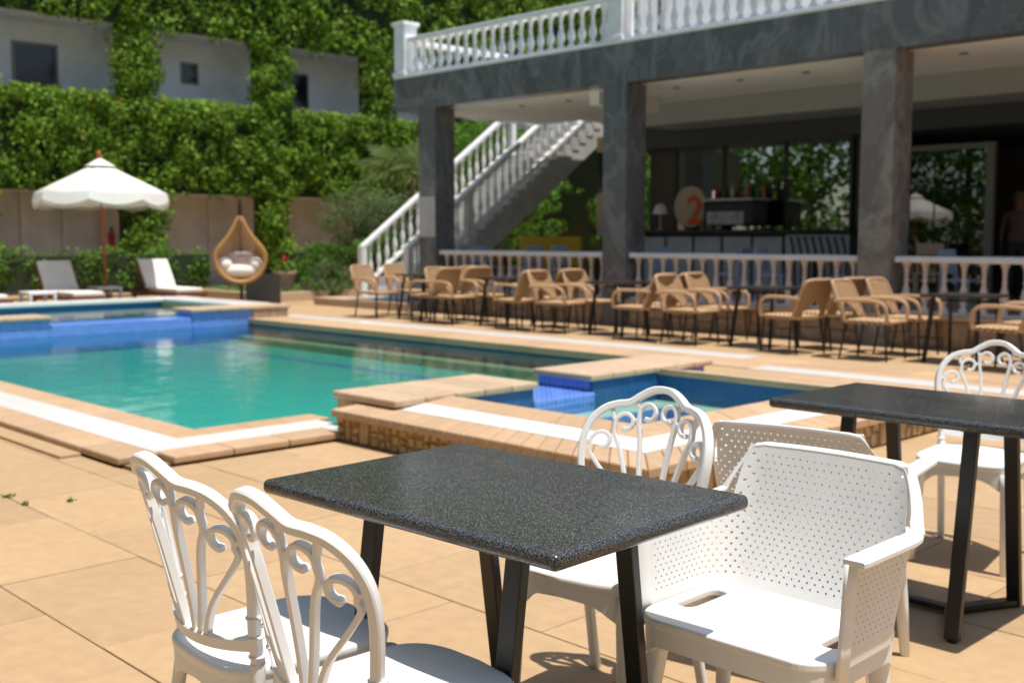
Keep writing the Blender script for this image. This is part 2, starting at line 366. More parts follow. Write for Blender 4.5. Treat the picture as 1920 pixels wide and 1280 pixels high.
# ------------------------------------------------------------------ foliage helper
def leaves(name, P, N, size, mat, parent=None, jitter=.7, aspect=.75, upb=.25, smin=.6):
    """P: (n,3) positions, N: (n,3) outward directions; one folded kite-shaped leaf at each"""
    n = len(P); P = np.asarray(P, float); N = np.asarray(N, float)
    d = N + rng.normal(0, jitter, (n, 3)); d[:, 2] += upb
    d /= np.linalg.norm(d, axis=1)[:, None]
    a = rng.normal(0, 1, (n, 3)); a[:, 2] -= .8
    a -= d * (a * d).sum(1)[:, None]; a /= np.linalg.norm(a, axis=1)[:, None]
    b = np.cross(d, a); s = size * (smin - .15 + .95 * rng.beta(1.6, 2.2, n))[:, None]
    p0 = P - a * s * .5; p2 = P + a * s * .55; fold = d * s * .14
    p1 = P + b * s * aspect * .5 - a * s * .08 + fold; p3 = P - b * s * aspect * .5 - a * s * .08 + fold
    V = np.stack([p0, p1, p2, p3], 1).reshape(-1, 3)
    i = np.arange(n) * 4; F = np.stack([np.stack([i, i + 1, i + 2], 1), np.stack([i, i + 2, i + 3], 1)], 1).reshape(-1, 3)
    me = bpy.data.meshes.new(name); me.vertices.add(len(V)); me.vertices.foreach_set('co', V.ravel())
    me.loops.add(F.size); me.loops.foreach_set('vertex_index', F.ravel().astype(np.int32))
    me.polygons.add(len(F)); me.polygons.foreach_set('loop_start', np.arange(0, F.size, 3, dtype=np.int32))
    me.update(calc_edges=True); me.materials.append(mat)
    o = bpy.data.objects.new(name, me); COL.objects.link(o)
    if parent: o.parent = parent
    return o
def clump_points(centres, radii, per, squash=1.0, core=.55):
    """points on lumpy shells around many centres"""
    C = np.asarray(centres, float); R = np.asarray(radii, float); n = len(C)
    idx = rng.choice(n, size=per * n, p=(R ** 2) / (R ** 2).sum())
    d = rng.normal(0, 1, (len(idx), 3)); d /= np.linalg.norm(d, axis=1)[:, None]
    rr = R[idx] * rng.uniform(core, 1.05, len(idx)) ** .5
    P = C[idx] + d * rr[:, None] * np.array([1, 1, squash]); return P, d
def ivy_sheet(name, x, y0, y1, z0, z1, n_cl, per, size, parent, depth=.35, rag=.25, mat=None, rad=(.22, .45), axis='x', face=1, ridge=False):
    y = rng.uniform(y0 + .1, y1 - .1, n_cl); z = rng.uniform(z0 + .15, z1 - .15, n_cl)
    xx = x + face * rng.uniform(-.1, depth * .6, n_cl); R = rng.uniform(*rad, n_cl)
    if ridge:
        k_ = n_cl // 4; z[:k_] = z1 - .12 + rng.normal(0, .03, k_); y[:k_] = np.linspace(y0, y1, k_); xx[:k_] = x + rng.uniform(-.15, .2, k_); R[:k_] = rng.uniform(.17, .24, k_)
    C = np.stack([xx, y, z], 1) if axis == 'x' else np.stack([y, xx, z], 1)
    P, d = clump_points(C, R, per)
    ax = 0 if axis == 'x' else 1
    k = d[:, ax] * face > -.25; P = P[k]; d = d[k]; d[:, ax] += face * .35
    zz = P[:, 2]; yy = P[:, 1 if axis == 'x' else 0]
    edge = rag * (.5 + .5 * np.sin(yy * 5.1) * np.sin(yy * 1.7 + 1)) 
    k = (zz > z0 - .12 + edge * .6 - rng.exponential(.10, len(zz))) & (zz < z1 + .16)
    return leaves(name, P[k], d[k], size, mat or m_ivy, parent)

# ================================================================== SETTING
# ground below everything
g = MB(); g.box(-70, 40, -40, 3.4, -.30, -.008).box(-70, 40, 10.0, 60, -.30, -.03).box(-70, -19.5, 3.4, 10.0, -.30, -.03).box(-6.28, 40, 3.4, 4.4, -.30, -.0081).box(-3.5, 40, 4.4, 10.0, -.30, -.0082).box(-6.2, -3.5, 7.6, 10.0, -.30, -.03)
ground = struct(g.obj('deck', m_bed))

# deck slabs (near field, individually); cut where pool and tub stand
FORBID = [(-40, -6.06, 2.85, 40), (-6.5, -3.43, 4.30, 40), (-40, 40, 8.96, 40)]
def cut(rc, fb):
    x0, x1, y0, y1 = rc; a0, a1, b0, b1 = fb
    if x1 <= a0 or x0 >= a1 or y1 <= b0 or y0 >= b1: return [rc]
    out = []
    if x0 < a0: out.append((x0, a0, y0, y1)); x0 = a0
    if x1 > a1: out.append((a1, x1, y0, y1)); x1 = a1
    if y0 < b0: out.append((x0, x1, y0, b0))
    if y1 > b1: out.append((x0, x1, b1, y1))
    return out
SX, SY = 0.92, 0.575
for j in range(-1, 17):
    y0 = 0.375 + j * SY - SY; off = (j % 2) * SX * .5
    for i in range(-1, 12):
        x0 = -9.5 + i * SX + off; rects = [(x0, x0 + SX, y0, y0 + SY)]
        c = Vector((x0 + SX / 2, y0 + SY / 2, 0)); dist = c.dot(fh); lat = c.dot(r3)
        if dist < .9 or abs(lat) > dist * .56 + .9: continue
        for fb in FORBID: rects = [q_ for r_ in rects for q_ in cut(r_, fb)]
        for X0, X1, Y0, Y1 in rects:
            if X1 - X0 < .05 or Y1 - Y0 < .05: continue
            b = MB(); gp = .0025; b.box(X0 + gp, X1 - gp, Y0 + gp, Y1 - gp, -.03, random.uniform(-.0012, .0012)); b.obj('slab', m_deck, ground, bevel=.003)
# far deck sheets (pieces no longer told apart)
far = MB(); far.box(-19.2, 6, 10.45, 14.2, -.03, .0).box(-6.2, 6, 9.65, 10.45, -.03, -.001).box(-3.42, 6, 9.1, 9.65, -.03, -.002)
far.box(-15.6, -6.2, 10.42, 10.45, -.03, -.003).box(-30, -19.2, 13.0, 30, -.03, .002).box(-19.2, -17, 14.2, 30, -.03, -.001)
struct(far.obj('far_deck', m_deck))

# ---- swimming pool
POOL = bpy.data.objects.new('pool', None); COL.objects.link(POOL); POOL['kind'] = 'structure'
WZ = -.04
b = MB(); b.box(-15.65, -6.0, 3.63, 9.4, -.7, -.30); b.obj('pool_floor', m_poolfloor, POOL)
b = MB(); b.box(-15.65, -6.82, 3.50, 3.63, -1.5, .0).box(-6.82, -6.69, 3.50, 4.6, -1.5, .0).box(-6.35, -6.2, 4.6, 9.4, -1.5, 0.0); b.obj('pool_wall', m_poolfloor, POOL)
b = MB(); b.box(-15.65, -6.2, 9.4, 9.5, -1.5, 0.0); b.obj('pool_wall', m_navy, POOL)
b = MB()
for k in range(1): b.box(-15.6, -6.9, 8.3, 8.42, -.31, -.296)
b.obj('lane_line', m_blue, POOL)
b = MB(); b.box(-15.6, -6.4, 9.1, 9.4, -.31, -.2); b.obj('underwater_ledge', m_cop2, POOL)
b = MB(); b.add([(-15.65, 3.63, WZ), (-6.82, 3.63, WZ), (-6.82, 4.6, WZ), (-6.35, 4.6, WZ), (-6.35, 9.4, WZ), (-15.65, 9.4, WZ)], [(0, 1, 2, 3, 4, 5)])
struct(b.obj('water', m_water))

# coping slabs around the pool: inner tan row, white mosaic strip, outer tan row
def slab_row(parent, name, mat, x0, x1, y0, y1, z0, z1, n, axis, gap=.004, bevel=.006):
    for k in range(n):
        a, c = k / n, (k + 1) / n; q = MB()
        if axis == 'x': q.box(x0 + (x1 - x0) * a + gap / 2, x0 + (x1 - x0) * c - gap / 2, y0, y1, z0, z1)
        else: q.box(x0, x1, y0 + (y1 - y0) * a + gap / 2, y0 + (y1 - y0) * c - gap / 2, z0, z1)
        q.obj(name, mat, parent, bevel=bevel)
CZ = .06
slab_row(POOL, 'coping_slab', m_cop, -15.7, -6.60, 3.41, 3.66, -.02, CZ, 20, 'x')
slab_row(POOL, 'coping_slab', m_cop, -6.85, -6.60, 3.66, 4.60, -.02, CZ, 3, 'y')
slab_row(POOL, 'coping_slab', m_cop, -15.9, -6.24, 2.84, 3.10, .015, CZ + .002, 18, 'x', bevel=.012)
slab_row(POOL, 'coping_slab', m_cop, -6.30, -6.05, 3.10, 4.31, .015, CZ + .002, 3, 'y', bevel=.012)
b = MB(); b.box(-15.9, -6.30, 3.10, 3.41, -.02, CZ - .001).box(-6.60, -6.30, 3.41, 4.49, -.02, CZ - .001).box(-6.30, -6.09, 4.315, 4.49, -.02, CZ - .0012); b.obj('white_strip', m_white_tile, POOL)
b = MB(); b.box(-15.9, -6.10, 2.88, 3.10, -.03, .015).box(-6.30, -6.10, 3.10, 4.30, -.03, .0149); b.obj('coping_base', m_bed, POOL)
b = MB(); b.box(-9.4, -6.75, 2.70, 2.84, -.03, .022); b.obj('mortar_strip', m_deck, POOL, bevel=.006)
slab_row(POOL, 'coping_slab', m_cop, -15.9, -6.2, 9.36, 10.06, -.02, CZ, 16, 'x')
b = MB(); b.box(-15.9, -6.75, 10.06, 10.42, -.02, CZ - .001); b.obj('white_strip', m_white_tile, POOL)
slab_row(POOL, 'coping_slab', m_cop, -6.75, -3.0, 10.02, 10.42, -.02, CZ - .004, 6, 'x')
b = MB(); b.box(-6.75, -2.2, 9.36, 9.70, -.02, CZ - .003); b.obj('white_strip', m_white_tile, POOL)
slab_row(POOL, 'coping_slab', m_cop, -6.2, -2.2, 8.95, 9.36, -.02, CZ - .006, 7, 'x')
slab_row(POOL, 'coping_slab', m_cop, -6.75, -2.2, 9.70, 10.02, -.02, CZ - .008, 7, 'x')

# ---- hot tub in front
def stones(parent, face, a0, a1, z0, z1, off, mat, wmin, wmax, rows, name='stone', thick=.018, seed=3):
    """irregular stones proud of a wall; face 'y-' (along x at y=off, proud to -y) or 'x+'"""
    R = random.Random(seed); n = 0; a = a0
    while a < a1 - wmin * .5:
        wd = min(R.uniform(wmin, wmax), a1 - a); g_ = .006
        ks = R.choice([1, rows, rows]) if rows > 1 else 1
        cuts = [z0] + sorted(z0 + (z1 - z0) * (k + R.uniform(-.3, .3)) / ks for k in range(1, ks)) + [z1]
        for k in range(ks):
            h0 = cuts[k] + g_; h1 = cuts[k + 1] - g_ - .003; j = wd * .16
            t = thick * R.uniform(.5, 1.7); sk = R.uniform(-.3, .3) * j
            c = [(a + g_ + R.uniform(0, j), h0), (a + wd * R.uniform(.35, .65), h0 + R.uniform(-.004, .008)), (a + wd - g_ - R.uniform(0, j), h0 + R.uniform(0, .012)),
                 (a + wd - g_ - R.uniform(0, j) + sk, h1 - R.uniform(0, .012)), (a + wd * R.uniform(.35, .65) + sk, h1), (a + g_ + R.uniform(0, j) + sk, h1 - R.uniform(0, .014))]
            m_ = MB(); cx = sum(p[0] for p in c) / 6; cz = sum(p[1] for p in c) / 6; sh = .8
            def pt(p, d): return (p[0], off - d, p[1]) if face == 'y-' else (off + d, p[0], p[1])
            vs = [pt(p, -.005) for p in c] + [pt(p, t * .6) for p in c] + [pt((cx + (p[0] - cx) * sh, cz + (p[1] - cz) * sh), t + R.uniform(-.005, .005)) for p in c]
            fs = [(i, (i + 1) % 6, 6 + (i + 1) % 6, 6 + i) for i in range(6)] + [(6 + i, 6 + (i + 1) % 6, 12 + (i + 1) % 6, 12 + i) for i in range(6)] + [tuple(range(12, 18))]
            m_.add(vs, fs); m_.obj(name, mat, parent, smooth=True); n += 1
        a += wd
    return n
TUB = thing('hot_tub', 'raised hot tub clad in golden brown stone beside the pool, behind the tables', 'hot tub', (0, 0, 0))
OX0, OX1, OY0, OY1 = -6.34, -3.45, 4.32, 7.75
IX0, IX1, IY0, IY1 = -5.66, -4.00, 4.92, 7.22
ZO, ZI, ZD = .215, .285, .30; OXF = -6.10
b = MB(); b.box(OX0, IX0 - .04, 4.50, OY1, -1.4, .16).box(OXF, IX0 - .04, OY0, 4.4999, -.3, .16).box(IX1 + .02, OX1, OY0, OY1, -.3, .16).box(IX0 - .04, IX1 + .02, OY0, IY0 - .02, -.3, .16).box(IX0 - .04, IX1 + .02, IY1 + .02, OY1, -.3, .16)
b.obj('tub_wall', m_mortar, TUB)
b = MB(); b.box(IX0 - .04, IX0, IY0, 5.74, -.3, ZD - .05).box(IX0 - .04, IX0, 6.40, IY1, -.3, ZD - .05).box(IX1, IX1 + .04, IY0, IY1, -.3, ZI - .045).box(IX0, IX1, IY0 - .04, IY0, -.3, ZI - .045).box(IX0, IX1, IY1, IY1 + .04, -.3, ZI - .045)
b.obj('tub_lining', m_navy, TUB)
b = MB(); b.box(IX0 - .04, IX1 + .04, IY0 - .04, IY1 + .04, -.4, -.12); b.obj('tub_floor', m_tubfloor, TUB)
b = MB(); b.box(IX0, IX0 + .35, IY0, IY1, -.13, .02).box(IX0 + .35, IX1, IY1 - .35, IY1, -.13, .021).box(IX0 + .35, IX1, IY0, IY0 + .35, -.13, .0205); b.obj('tub_bench', m_tubfloor, TUB)
b = MB(); b.box(IX0 + .31, IX0 + .36, IY0 + .3, IY1 - .31, -.1, .026).box(IX0 + .31, IX1, IY1 - .36, IY1 - .311, -.1, .0265); b.obj('bench_edge', m_blue, TUB)
b = MB(); b.add([(IX0, IY0, .13), (IX1, IY0, .13), (IX1, IY1, .13), (IX0, IY1, .13)], [(0, 1, 2, 3)]); b.obj('tub_water', m_water2, TUB)
# sloping rim: inner tan row, white mosaic, outer bullnose row (front and right side, back)
def sl(p, q): return [p[0] + (q[0] - p[0]), p[1]]
inn = [(IX0 - .1, IY0 + .02), (IX1 - .02, IY0 + .02), (IX1 - .02, IY1 - .02), (IX0 - .1, IY1 - .02)]
def ring(t):   # interpolated rectangle between inner (t=0) and outer (t=1)
    a0 = (IX0 - .3 + (OXF + .0 - IX0 + .3) * t); a1 = IX1 - .02 + (OX1 + .05 - IX1 + .02) * t
    c0 = IY0 + .02 + (OY0 - .06 - IY0 - .02) * t; c1 = IY1 - .02 + (OY1 - IY1 + .02) * t
    return a0, a1, c0, c1
zr = lambda t: ZI + (ZO - ZI) * t
def rim_piece(t0, t1, side, f0, f1, th, mat, name, bevel=.008, dz=0):
    A = ring(t0); B = ring(t1); z0 = zr(t0) + dz; z1 = zr(t1) + dz
    def P(R_, f, z):
        if side == 'f': return (R_[0] + (R_[1] - R_[0]) * f, R_[2], z)
        if side == 'r': return (R_[1], R_[2] + (R_[3] - R_[2]) * f, z)
        return (R_[0] + (R_[1] - R_[0]) * f, R_[3], z)
    q = [P(A, f0, z0), P(A, f1, z0), P(B, f1, z1), P(B, f0, z1)]
    m_ = MB(); m_.add([(x, y, z - th) for x, y, z in q] + q, [(0, 1, 2, 3), (4, 5, 6, 7), (0, 1, 5, 4), (1, 2, 6, 5), (2, 3, 7, 6), (3, 0, 4, 7)])
    return m_.obj(name, mat, TUB, bevel=bevel)
e_ = .0007
for side, n in (('f', 10), ('r', 9), ('b', 9)):
    for k in range(n): rim_piece(0, .34, side, k / n + e_, (k + 1) / n - e_, .05, m_cop, 'rim_slab')
for side, f0 in (('f', .09), ('r', 0), ('b', .1)):
    rim_piece(.345, .66, side, f0, 1, .05, m_white_tile, 'white_strip', bevel=0, dz=-.0015)
for side, n in (('f', 21), ('r', 22), ('b', 14)):
    for k in range(n): rim_piece(.665, 1, side, k / n + e_, (k + 1) / n - e_, .055, m_cop, 'bullnose_brick', bevel=.008)
rim_piece(.345, .66, 'f', 0, .088, .05, m_cop, 'rim_slab')
b = MB(); b.box(IX0 - .5, IX1 + .3, OY0 + .03, IY0 - .03, .1, .19).box(IX1 + .03, OX1 - .03, OY0 + .03, OY1 - .03, .1, .19).box(IX0 - .5, IX1 + .3, IY1 + .03, OY1 - .02, .1, .19); b.obj('rim_bed', m_mortar, TUB)
# divider walls toward the pool, spillway between them
b = MB(); b.box(OX0 + .03, IX0 - .04, 4.50, 5.74, -.7, ZD - .05).box(OX0 + .09, IX0 - .04, 6.40, 7.9, -.7, ZD - .05); b.obj('divider_wall', m_blue, TUB)
b = MB(); b.box(OX0 + .02, IX0 - .03, 4.47, 4.50, .1, ZD - .05); b.obj('divider_end', m_stone, TUB)
slab_row(TUB, 'divider_slab', m_cop2, OX0, IX0 + .02, 4.44, 5.78, ZD - .05, ZD, 5, 'y', bevel=.014)
slab_row(TUB, 'divider_slab', m_cop2, OX0 + .06, IX0 + .02, 6.36, 7.95, ZD - .0501, ZD - .0005, 6, 'y', bevel=.014)
b = MB(); b.box(OX0 + .03, IX0 + .02, 5.74, 6.40, -.7, .165); b.obj('spillway', m_blue, TUB, bevel=.01)
stones(TUB, 'y-', OXF, OX1, .0, .165, OY0, m_stone, .045, .12, 3, thick=.011, seed=5)
stones(TUB, 'x+', OY0, OY1, .0, .165, OX1, m_stone, .07, .16, 2, thick=.011, seed=8)
# fill deck strip between tub back and far strip
b = MB(); b.box(-6.9, -3.43, 7.95, 8.95, -.7, .05).box(-6.9, -6.2, 8.95, 9.36, -.7, .0495); struct(b.obj('deck_infill', m_deck))

# ---- far spa with blue tiled wall
SPA = thing('far_spa', 'raised far spa with blue mosaic wall and spillway at the pool end', 'spa', (0, 0, 0))
SX0 = -15.65
b = MB(); b.box(SX0 - .5, SX0, 1.0, 6.2, -1.4, .20).box(SX0 - .5, SX0, 8.4, 9.45, -1.4, .20); b.obj('spa_wall', m_blue, SPA)
b = MB(); b.box(SX0 - .5, SX0 - .003, 6.2, 8.4, -1.4, .12); b.obj('spillway', m_blue, SPA, bevel=.01)
slab_row(SPA, 'spa_slab', m_cop2, SX0 - .62, SX0 + .04, 1.0, 6.24, .20, .25, 8, 'y', bevel=.014)
slab_row(SPA, 'spa_slab', m_cop2, SX0 - .62, SX0 + .04, 8.36, 10.15, .20, .25, 4, 'y', bevel=.014)
b = MB(); b.box(-18.9, SX0 + .02, 9.45, 10.1, -.3, .2); b.obj('spa_side_wall', m_stone2, SPA)
b = MB(); b.box(-19.3, -18.75, .5, 9.45, -.3, .2); b.obj('spa_back_wall', m_navy, SPA)
b = MB(); b.box(-19.3, -18.7, .5, 10.15, .2, .255).box(-18.7, SX0 - .62, 9.45, 10.15, .2, .2545); b.obj('spa_white_coping', m_white_tile, SPA, bevel=.01)
b = MB(); b.box(-18.8, SX0 - .4, .5, 9.5, -.4, -.2); b.obj('spa_floor', m_poolfloor, SPA)
b = MB(); b.add([(-18.75, 1, .14), (SX0 - .49, 1, .14), (SX0 - .49, 9.45, .14), (-18.75, 9.45, .14)], [(0, 1, 2, 3)]); b.obj('spa_water', m_water2, SPA)

# ---- raised sun terrace at the back
b = MB(); b.box(-27.5, -19.25, -4, 13.0, -.3, .003); struct(b.obj('sun_terrace', m_deck))

# ================================================================== CAFE BUILDING
BLD = thing('cafe_building', 'two storey cafe building with grey marble pillars and open ground floor terrace', 'building', (0, 0, 0))
TF = .36
b = MB(); b.box(-15.6, 4, 13.14, 22, -.1, TF); b.obj('terrace_floor', m_floor_t, BLD)
b = MB(); b.box(-15.6, 4, 13.06, 13.139, -.05, TF); b.obj('terrace_wall', m_mortar2, BLD)
b = MB(); b.box(-15.7, 4, 12.97, 13.3, TF, TF + .05); b.obj('terrace_edge', m_cop2, BLD, bevel=.01)
stones(BLD, 'y-', -15.6, -4.0, .0, TF, 13.06, m_stone2, .18, .42, 2, name='stone', thick=.02, seed=11)
PX = [(-15.74, -15.28), (-11.32, -10.86), (-7.04, -6.60), (-2.7, -2.25)]
for k, (a, c) in enumerate(PX):
    q = MB(); q.box(a, c, 12.99, 13.46, -.05, 3.66); o = q.obj('pillar', m_marble_w if k == 2 else m_marble, BLD, bevel=.006)
q = MB(); q.box(-15.735, -15.285, 12.984, 12.99, 1.36, 2.08); o = q.obj('pillar_panel', m_panel, BLD); o['label'] = 'pale grey panel set into the corner pillar'
b = MB(); b.box(-16.42, 4, 12.985, 13.3, 3.655, 4.24).box(-16.42, -16.1, 13.3, 16.6, 3.655, 4.24); b.obj('beam', m_marble, BLD)
b = MB(); b.box(-16.10, 4, 13.3, 16.6, 3.66, 4.2); b.obj('soffit', m_soffit, BLD)
b = MB(); b.box(-16.42, -13.9, 16.605, 19.7, 3.86, 4.235); b.obj('stair_landing_slab', m_soffit, BLD)
b = MB(); b.box(-12.7, 4, 15.5, 16.55, 3.30, 3.659); b.obj('ceiling_drop', m_drop, BLD)
b = MB(); b.box(-12.05, -11.85, 13.5, 15.0, 3.45, 3.659); b.obj('ceiling_duct', m_soffit, BLD)
b = MB(); b.box(-13.95, 4, 16.56, 22, 3.0, 4.2); b.obj('fascia', m_dgrey, BLD)
b = MB(); b.box(-16.42, 4, 12.97, 16.9, 4.24, 4.29); b.obj('upper_floor_edge', m_rail, BLD, bevel=.008)
for x in (-14.09, -12.98, -10.7, -9.54, -8.45, -6.21, -5.1, -4.0):
    q = MB(); q.lathe([(.055, 0), (.06, .012), (.045, .02)], 14, (x, 14.0, 3.642)); q.obj('downlight', m_alu, BLD, smooth=True)
# upper storey wall
b = MB(); b.box(-13.9, 4, 16.9, 17.2, 4.2, 7.6); b.obj('upper_wall', m_wpaint, BLD)
for a, c in ((-13.35, -13.22), (-8.9, -7.6), (-5.6, -4.4)):
    q = MB(); q.box(a, c, 16.86, 16.9, 4.3, 6.5); o = q.obj('upper_window', m_window, BLD)
# glazed bar front
GY = 17.2
b = MB(); b.box(-13.6, 4, 21.4, 21.6, TF, 3.4).box(-13.8, -13.2, GY + .05, 21.6, TF, 4.2); b.obj('interior_wall', m_int, BLD)
for k, (a, c) in enumerate(((-13.1, -12.05), (-12.0, -10.75), (-10.7, -9.5))):
    q = MB(); q.box(a, c, GY, GY + .012, 1.45, 3.02); q.obj('glass_pane', m_glass, BLD)
for x in (-13.13, -12.03, -10.73, -9.46, -8.95):
    q = MB(); q.box(x - .03, x + .03, GY - .03, GY + .05, TF, 3.0); q.obj('mullion', m_alud, BLD)
q = MB(); q.box(-9.4, -9.0, GY + .02, GY + .2, TF, 3.0); q.obj('wall_pier', m_dgrey, BLD)
q = MB(); q.box(-8.52, -8.44, GY - .04, GY + .06, TF, 2.8).box(-7.2, -7.08, GY - .04, GY + .06, TF, 2.8).box(-8.44, -7.2, GY - .04, GY + .06, 2.72, 2.8); q.obj('door_frame', m_alu, BLD)
q = MB(); q.box(-8.44, -7.2, GY, GY + .012, TF, 2.72); q.obj('glass_pane', glass_mat('door_glazing', .16, (.35, .36, .34)), BLD)
for z in (1.45, 2.1):
    q = MB(); q.box(-8.44, -7.2, GY - .006, GY - .001, z, z + .02); q.obj('glazing_bar', m_alud, BLD)
for x in (-8.03, -7.62):
    q = MB(); q.box(x, x + .018, GY - .009, GY - .002, TF, 2.72); q.obj('glazing_bar', m_alud, BLD)
q = MB(); q.box(-9.0, -8.52, GY + .0, GY + .1, TF, 3.0); q.obj('wall_pier', m_dgrey, BLD)
q = MB(); q.box(-4.6, 4, GY, GY + .2, TF, 3.0); q.obj('wall_pier', m_dgrey, BLD)

# ---- balustrades
def bal_prof(h, r):
    return [(r * .95, 0), (r * .95, h * .06), (r * .6, h * .09), (r * .5, h * .14), (r * .85, h * .24), (r, h * .33), (r * .8, h * .44), (r * .45, h * .55), (r * .42, h * .60), (r * .62, h * .63), (r * .42, h * .67),
            (r * .48, h * .80), (r * .62, h * .88), (r * .55, h * .91), (r * .92, h * .94), (r * .92, h)]
def balustrade(label, name, p0, p1, z0, h, mat, n, newels, railw, railh, r, group, newel_h=0, newel_w=.3, railmat=None):
    t = thing(name, label, 'balustrade', (0, 0, 0), 0, group)
    p0 = Vector(p0); p1 = Vector(p1); d = (p1 - p0); L = d.length; d.normalize()
    q = MB(); hb = h - railh
    q.bar((*p0, z0 + h - railh / 2), (*p1, z0 + h - railh / 2), railw, railh); q.obj('handrail', railmat or mat, t, bevel=.012)
    q = MB(); q.bar((*p0, z0 + .02), (*p1, z0 + .02), railw * .85, .04); q.obj('bottom_rail', mat, t, bevel=.006)
    q = MB(); q.lathe(bal_prof(hb - .04, r), 10); b0 = None
    skips = [(Vector(v) - p0).length for v in newels]
    for k in range(n):
        s = L * (k + .5) / n
        if any(abs(s - v) < newel_w * .6 for v in skips): continue
        loc = (*(p0 + d * s), z0 + .04)
        if b0 is None: b0 = q.obj('baluster', mat, t, smooth=True, loc=loc)
        else: link_copy(b0, loc, t)
    for v in newels:
        hw = newel_w / 2; q = MB(); x, y = v
        q.box(x - hw, x + hw, y - hw, y + hw, z0, z0 + h + newel_h).box(x - hw - .03, x + hw + .03, y - hw - .03, y + hw + .03, z0 + .0, z0 + .07)
        q.box(x - hw - .04, x + hw + .04, y - hw - .04, y + hw + .04, z0 + h + newel_h + .003, z0 + h + newel_h + .07)
        q.obj('newel_post', mat, t, bevel=.012)
    return t
balustrade('white balustrade along the upper terrace above the marble beam', 'upper_balustrade', (-16.3, 13.14), (4, 13.14), 4.29, .68, m_rail, 90, [(-16.27, 13.14), (-11.12, 13.14), (-6.0, 13.14)], .2, .085, .064, 'balustrades of the cafe', .22)
balustrade('short white balustrade returning along the stair end of the upper terrace', 'return_balustrade', (-16.27, 13.4), (-16.27, 16.6), 4.29, .68, m_rail, 14, [], .2, .085, .064, 'balustrades of the cafe')
balustrade('low white topped balustrade between the corner pillar and second pillar', 'low_balustrade', (-15.27, 13.16), (-11.34, 13.16), TF + .05, .71, m_lowbal, 17, [], .2, .075, .056, 'balustrades of the cafe', railmat=m_rail)
balustrade('low white topped balustrade between the second and third marble pillars', 'low_balustrade', (-10.85, 13.16), (-7.06, 13.16), TF + .05, .71, m_lowbal, 16, [], .2, .075, .056, 'balustrades of the cafe', railmat=m_rail)
balustrade('low white topped balustrade beyond the brown third pillar', 'low_balustrade', (-6.58, 13.16), (-2.72, 13.16), TF + .05, .71, m_lowbal, 16, [], .2, .075, .056, 'balustrades of the cafe', railmat=m_rail)

# ---- outside stair
ST = thing('staircase', 'grey concrete outdoor staircase with white balustrade rising behind the corner pillar', 'staircase', (0, 0, 0))
X0S, X1S, Y0S = -18.30, -16.70, 13.45; NST = 25; RISE = .168; RUN = RISE / .72
for k in range(NST):
    q = MB(); y = Y0S + k * RUN; q.box(X0S, X1S, y, y + RUN + .03, max(0, k * RISE - .10), (k + 1) * RISE); q.obj('step', m_stair, ST)
ye = Y0S + NST * RUN; ze = NST * RISE
q = MB(); q.add([(x, y, z) for x in (X0S + .015, X1S - .015) for y, z in ((Y0S + .2, 0), (Y0S + .75, 0), (ye, ze - .62), (ye, ze - .06))],
      [(0, 1, 2, 3), (7, 6, 5, 4), (0, 4, 5, 1), (1, 5, 6, 2), (2, 6, 7, 3), (3, 7, 4, 0)]); q.obj('stair_slab', m_stair, ST)
zf = lambda y: (y - Y0S) * .72 + .17
for xx, yb, mt_ in ((X0S + .06, Y0S + 4.35, m_rail), (X1S - .06, ye - .1, m_rail)):
    ya = Y0S + .12
    q = MB(); q.bar((xx, ya, zf(ya) + .90), (xx, yb, zf(yb) + .90), .15, .075); q.obj('handrail', mt_, ST, bevel=.01)
    q = MB(); q.bar((xx, ya, zf(ya) + .08), (xx, yb, zf(yb) + .08), .11, .05); q.obj('bottom_rail', mt_, ST)
    q = MB(); q.lathe(bal_prof(.74, .05), 8); y = ya + .2; b0 = None
    while y < yb - .1:
        if b0 is None: b0 = q.obj('baluster', mt_, ST, smooth=True, loc=(xx, y, zf(y) + .10))
        else: link_copy(b0, (xx, y, zf(y) + .10), ST)
        y += .21
    for y in (ya, ya + 1.55, yb):
        q = MB(); q.box(xx - .07, xx + .07, y - .07, y + .07, max(0, zf(y) - .17), zf(y) + .93); q.obj('newel_post', mt_, ST, bevel=.01)
b = MB(); b.box(-18.75, -15.80, 12.72, 13.44, 0, .15); b.obj('bottom_step', m_cop2, ST, bevel=.01)

# ================================================================== IVY HOUSE
IVH = thing('ivy_house', 'white house behind the sunbeds, its balconies hung with ivy', 'building', (0, 0, 0))
HX = -26.0
b = MB(); b.box(HX - 1.9, HX - 1.7, -4, 34, 4.3, 11); b.obj('upper_wall', m_ivywall, IVH)
b = MB(); b.box(HX - 1.9, HX - 1.6, -4, 34, 0, 2.6); b.obj('ground_floor_wall', m_ivywall2, IVH)
for z0, z1 in ((2.45, 4.7), (6.5, 10.6), (11.0, 15.5)):  # topmost band is unseen, added to block sky reflected in the granite tables
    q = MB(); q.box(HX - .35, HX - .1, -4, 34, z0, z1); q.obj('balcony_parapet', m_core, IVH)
    q = MB(); q.box(HX - 1.7, HX - .35, -4, 34, z0 - .0, z0 + .25); q.obj('balcony_floor', m_ivywall, IVH)
COLS = [8.7, 12.65, 16.45, 20.0, 23.7]
for y in COLS:
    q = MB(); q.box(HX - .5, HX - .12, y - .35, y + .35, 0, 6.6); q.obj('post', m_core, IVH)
def ivh_y(y): return y * (HX - 1.7) / HX
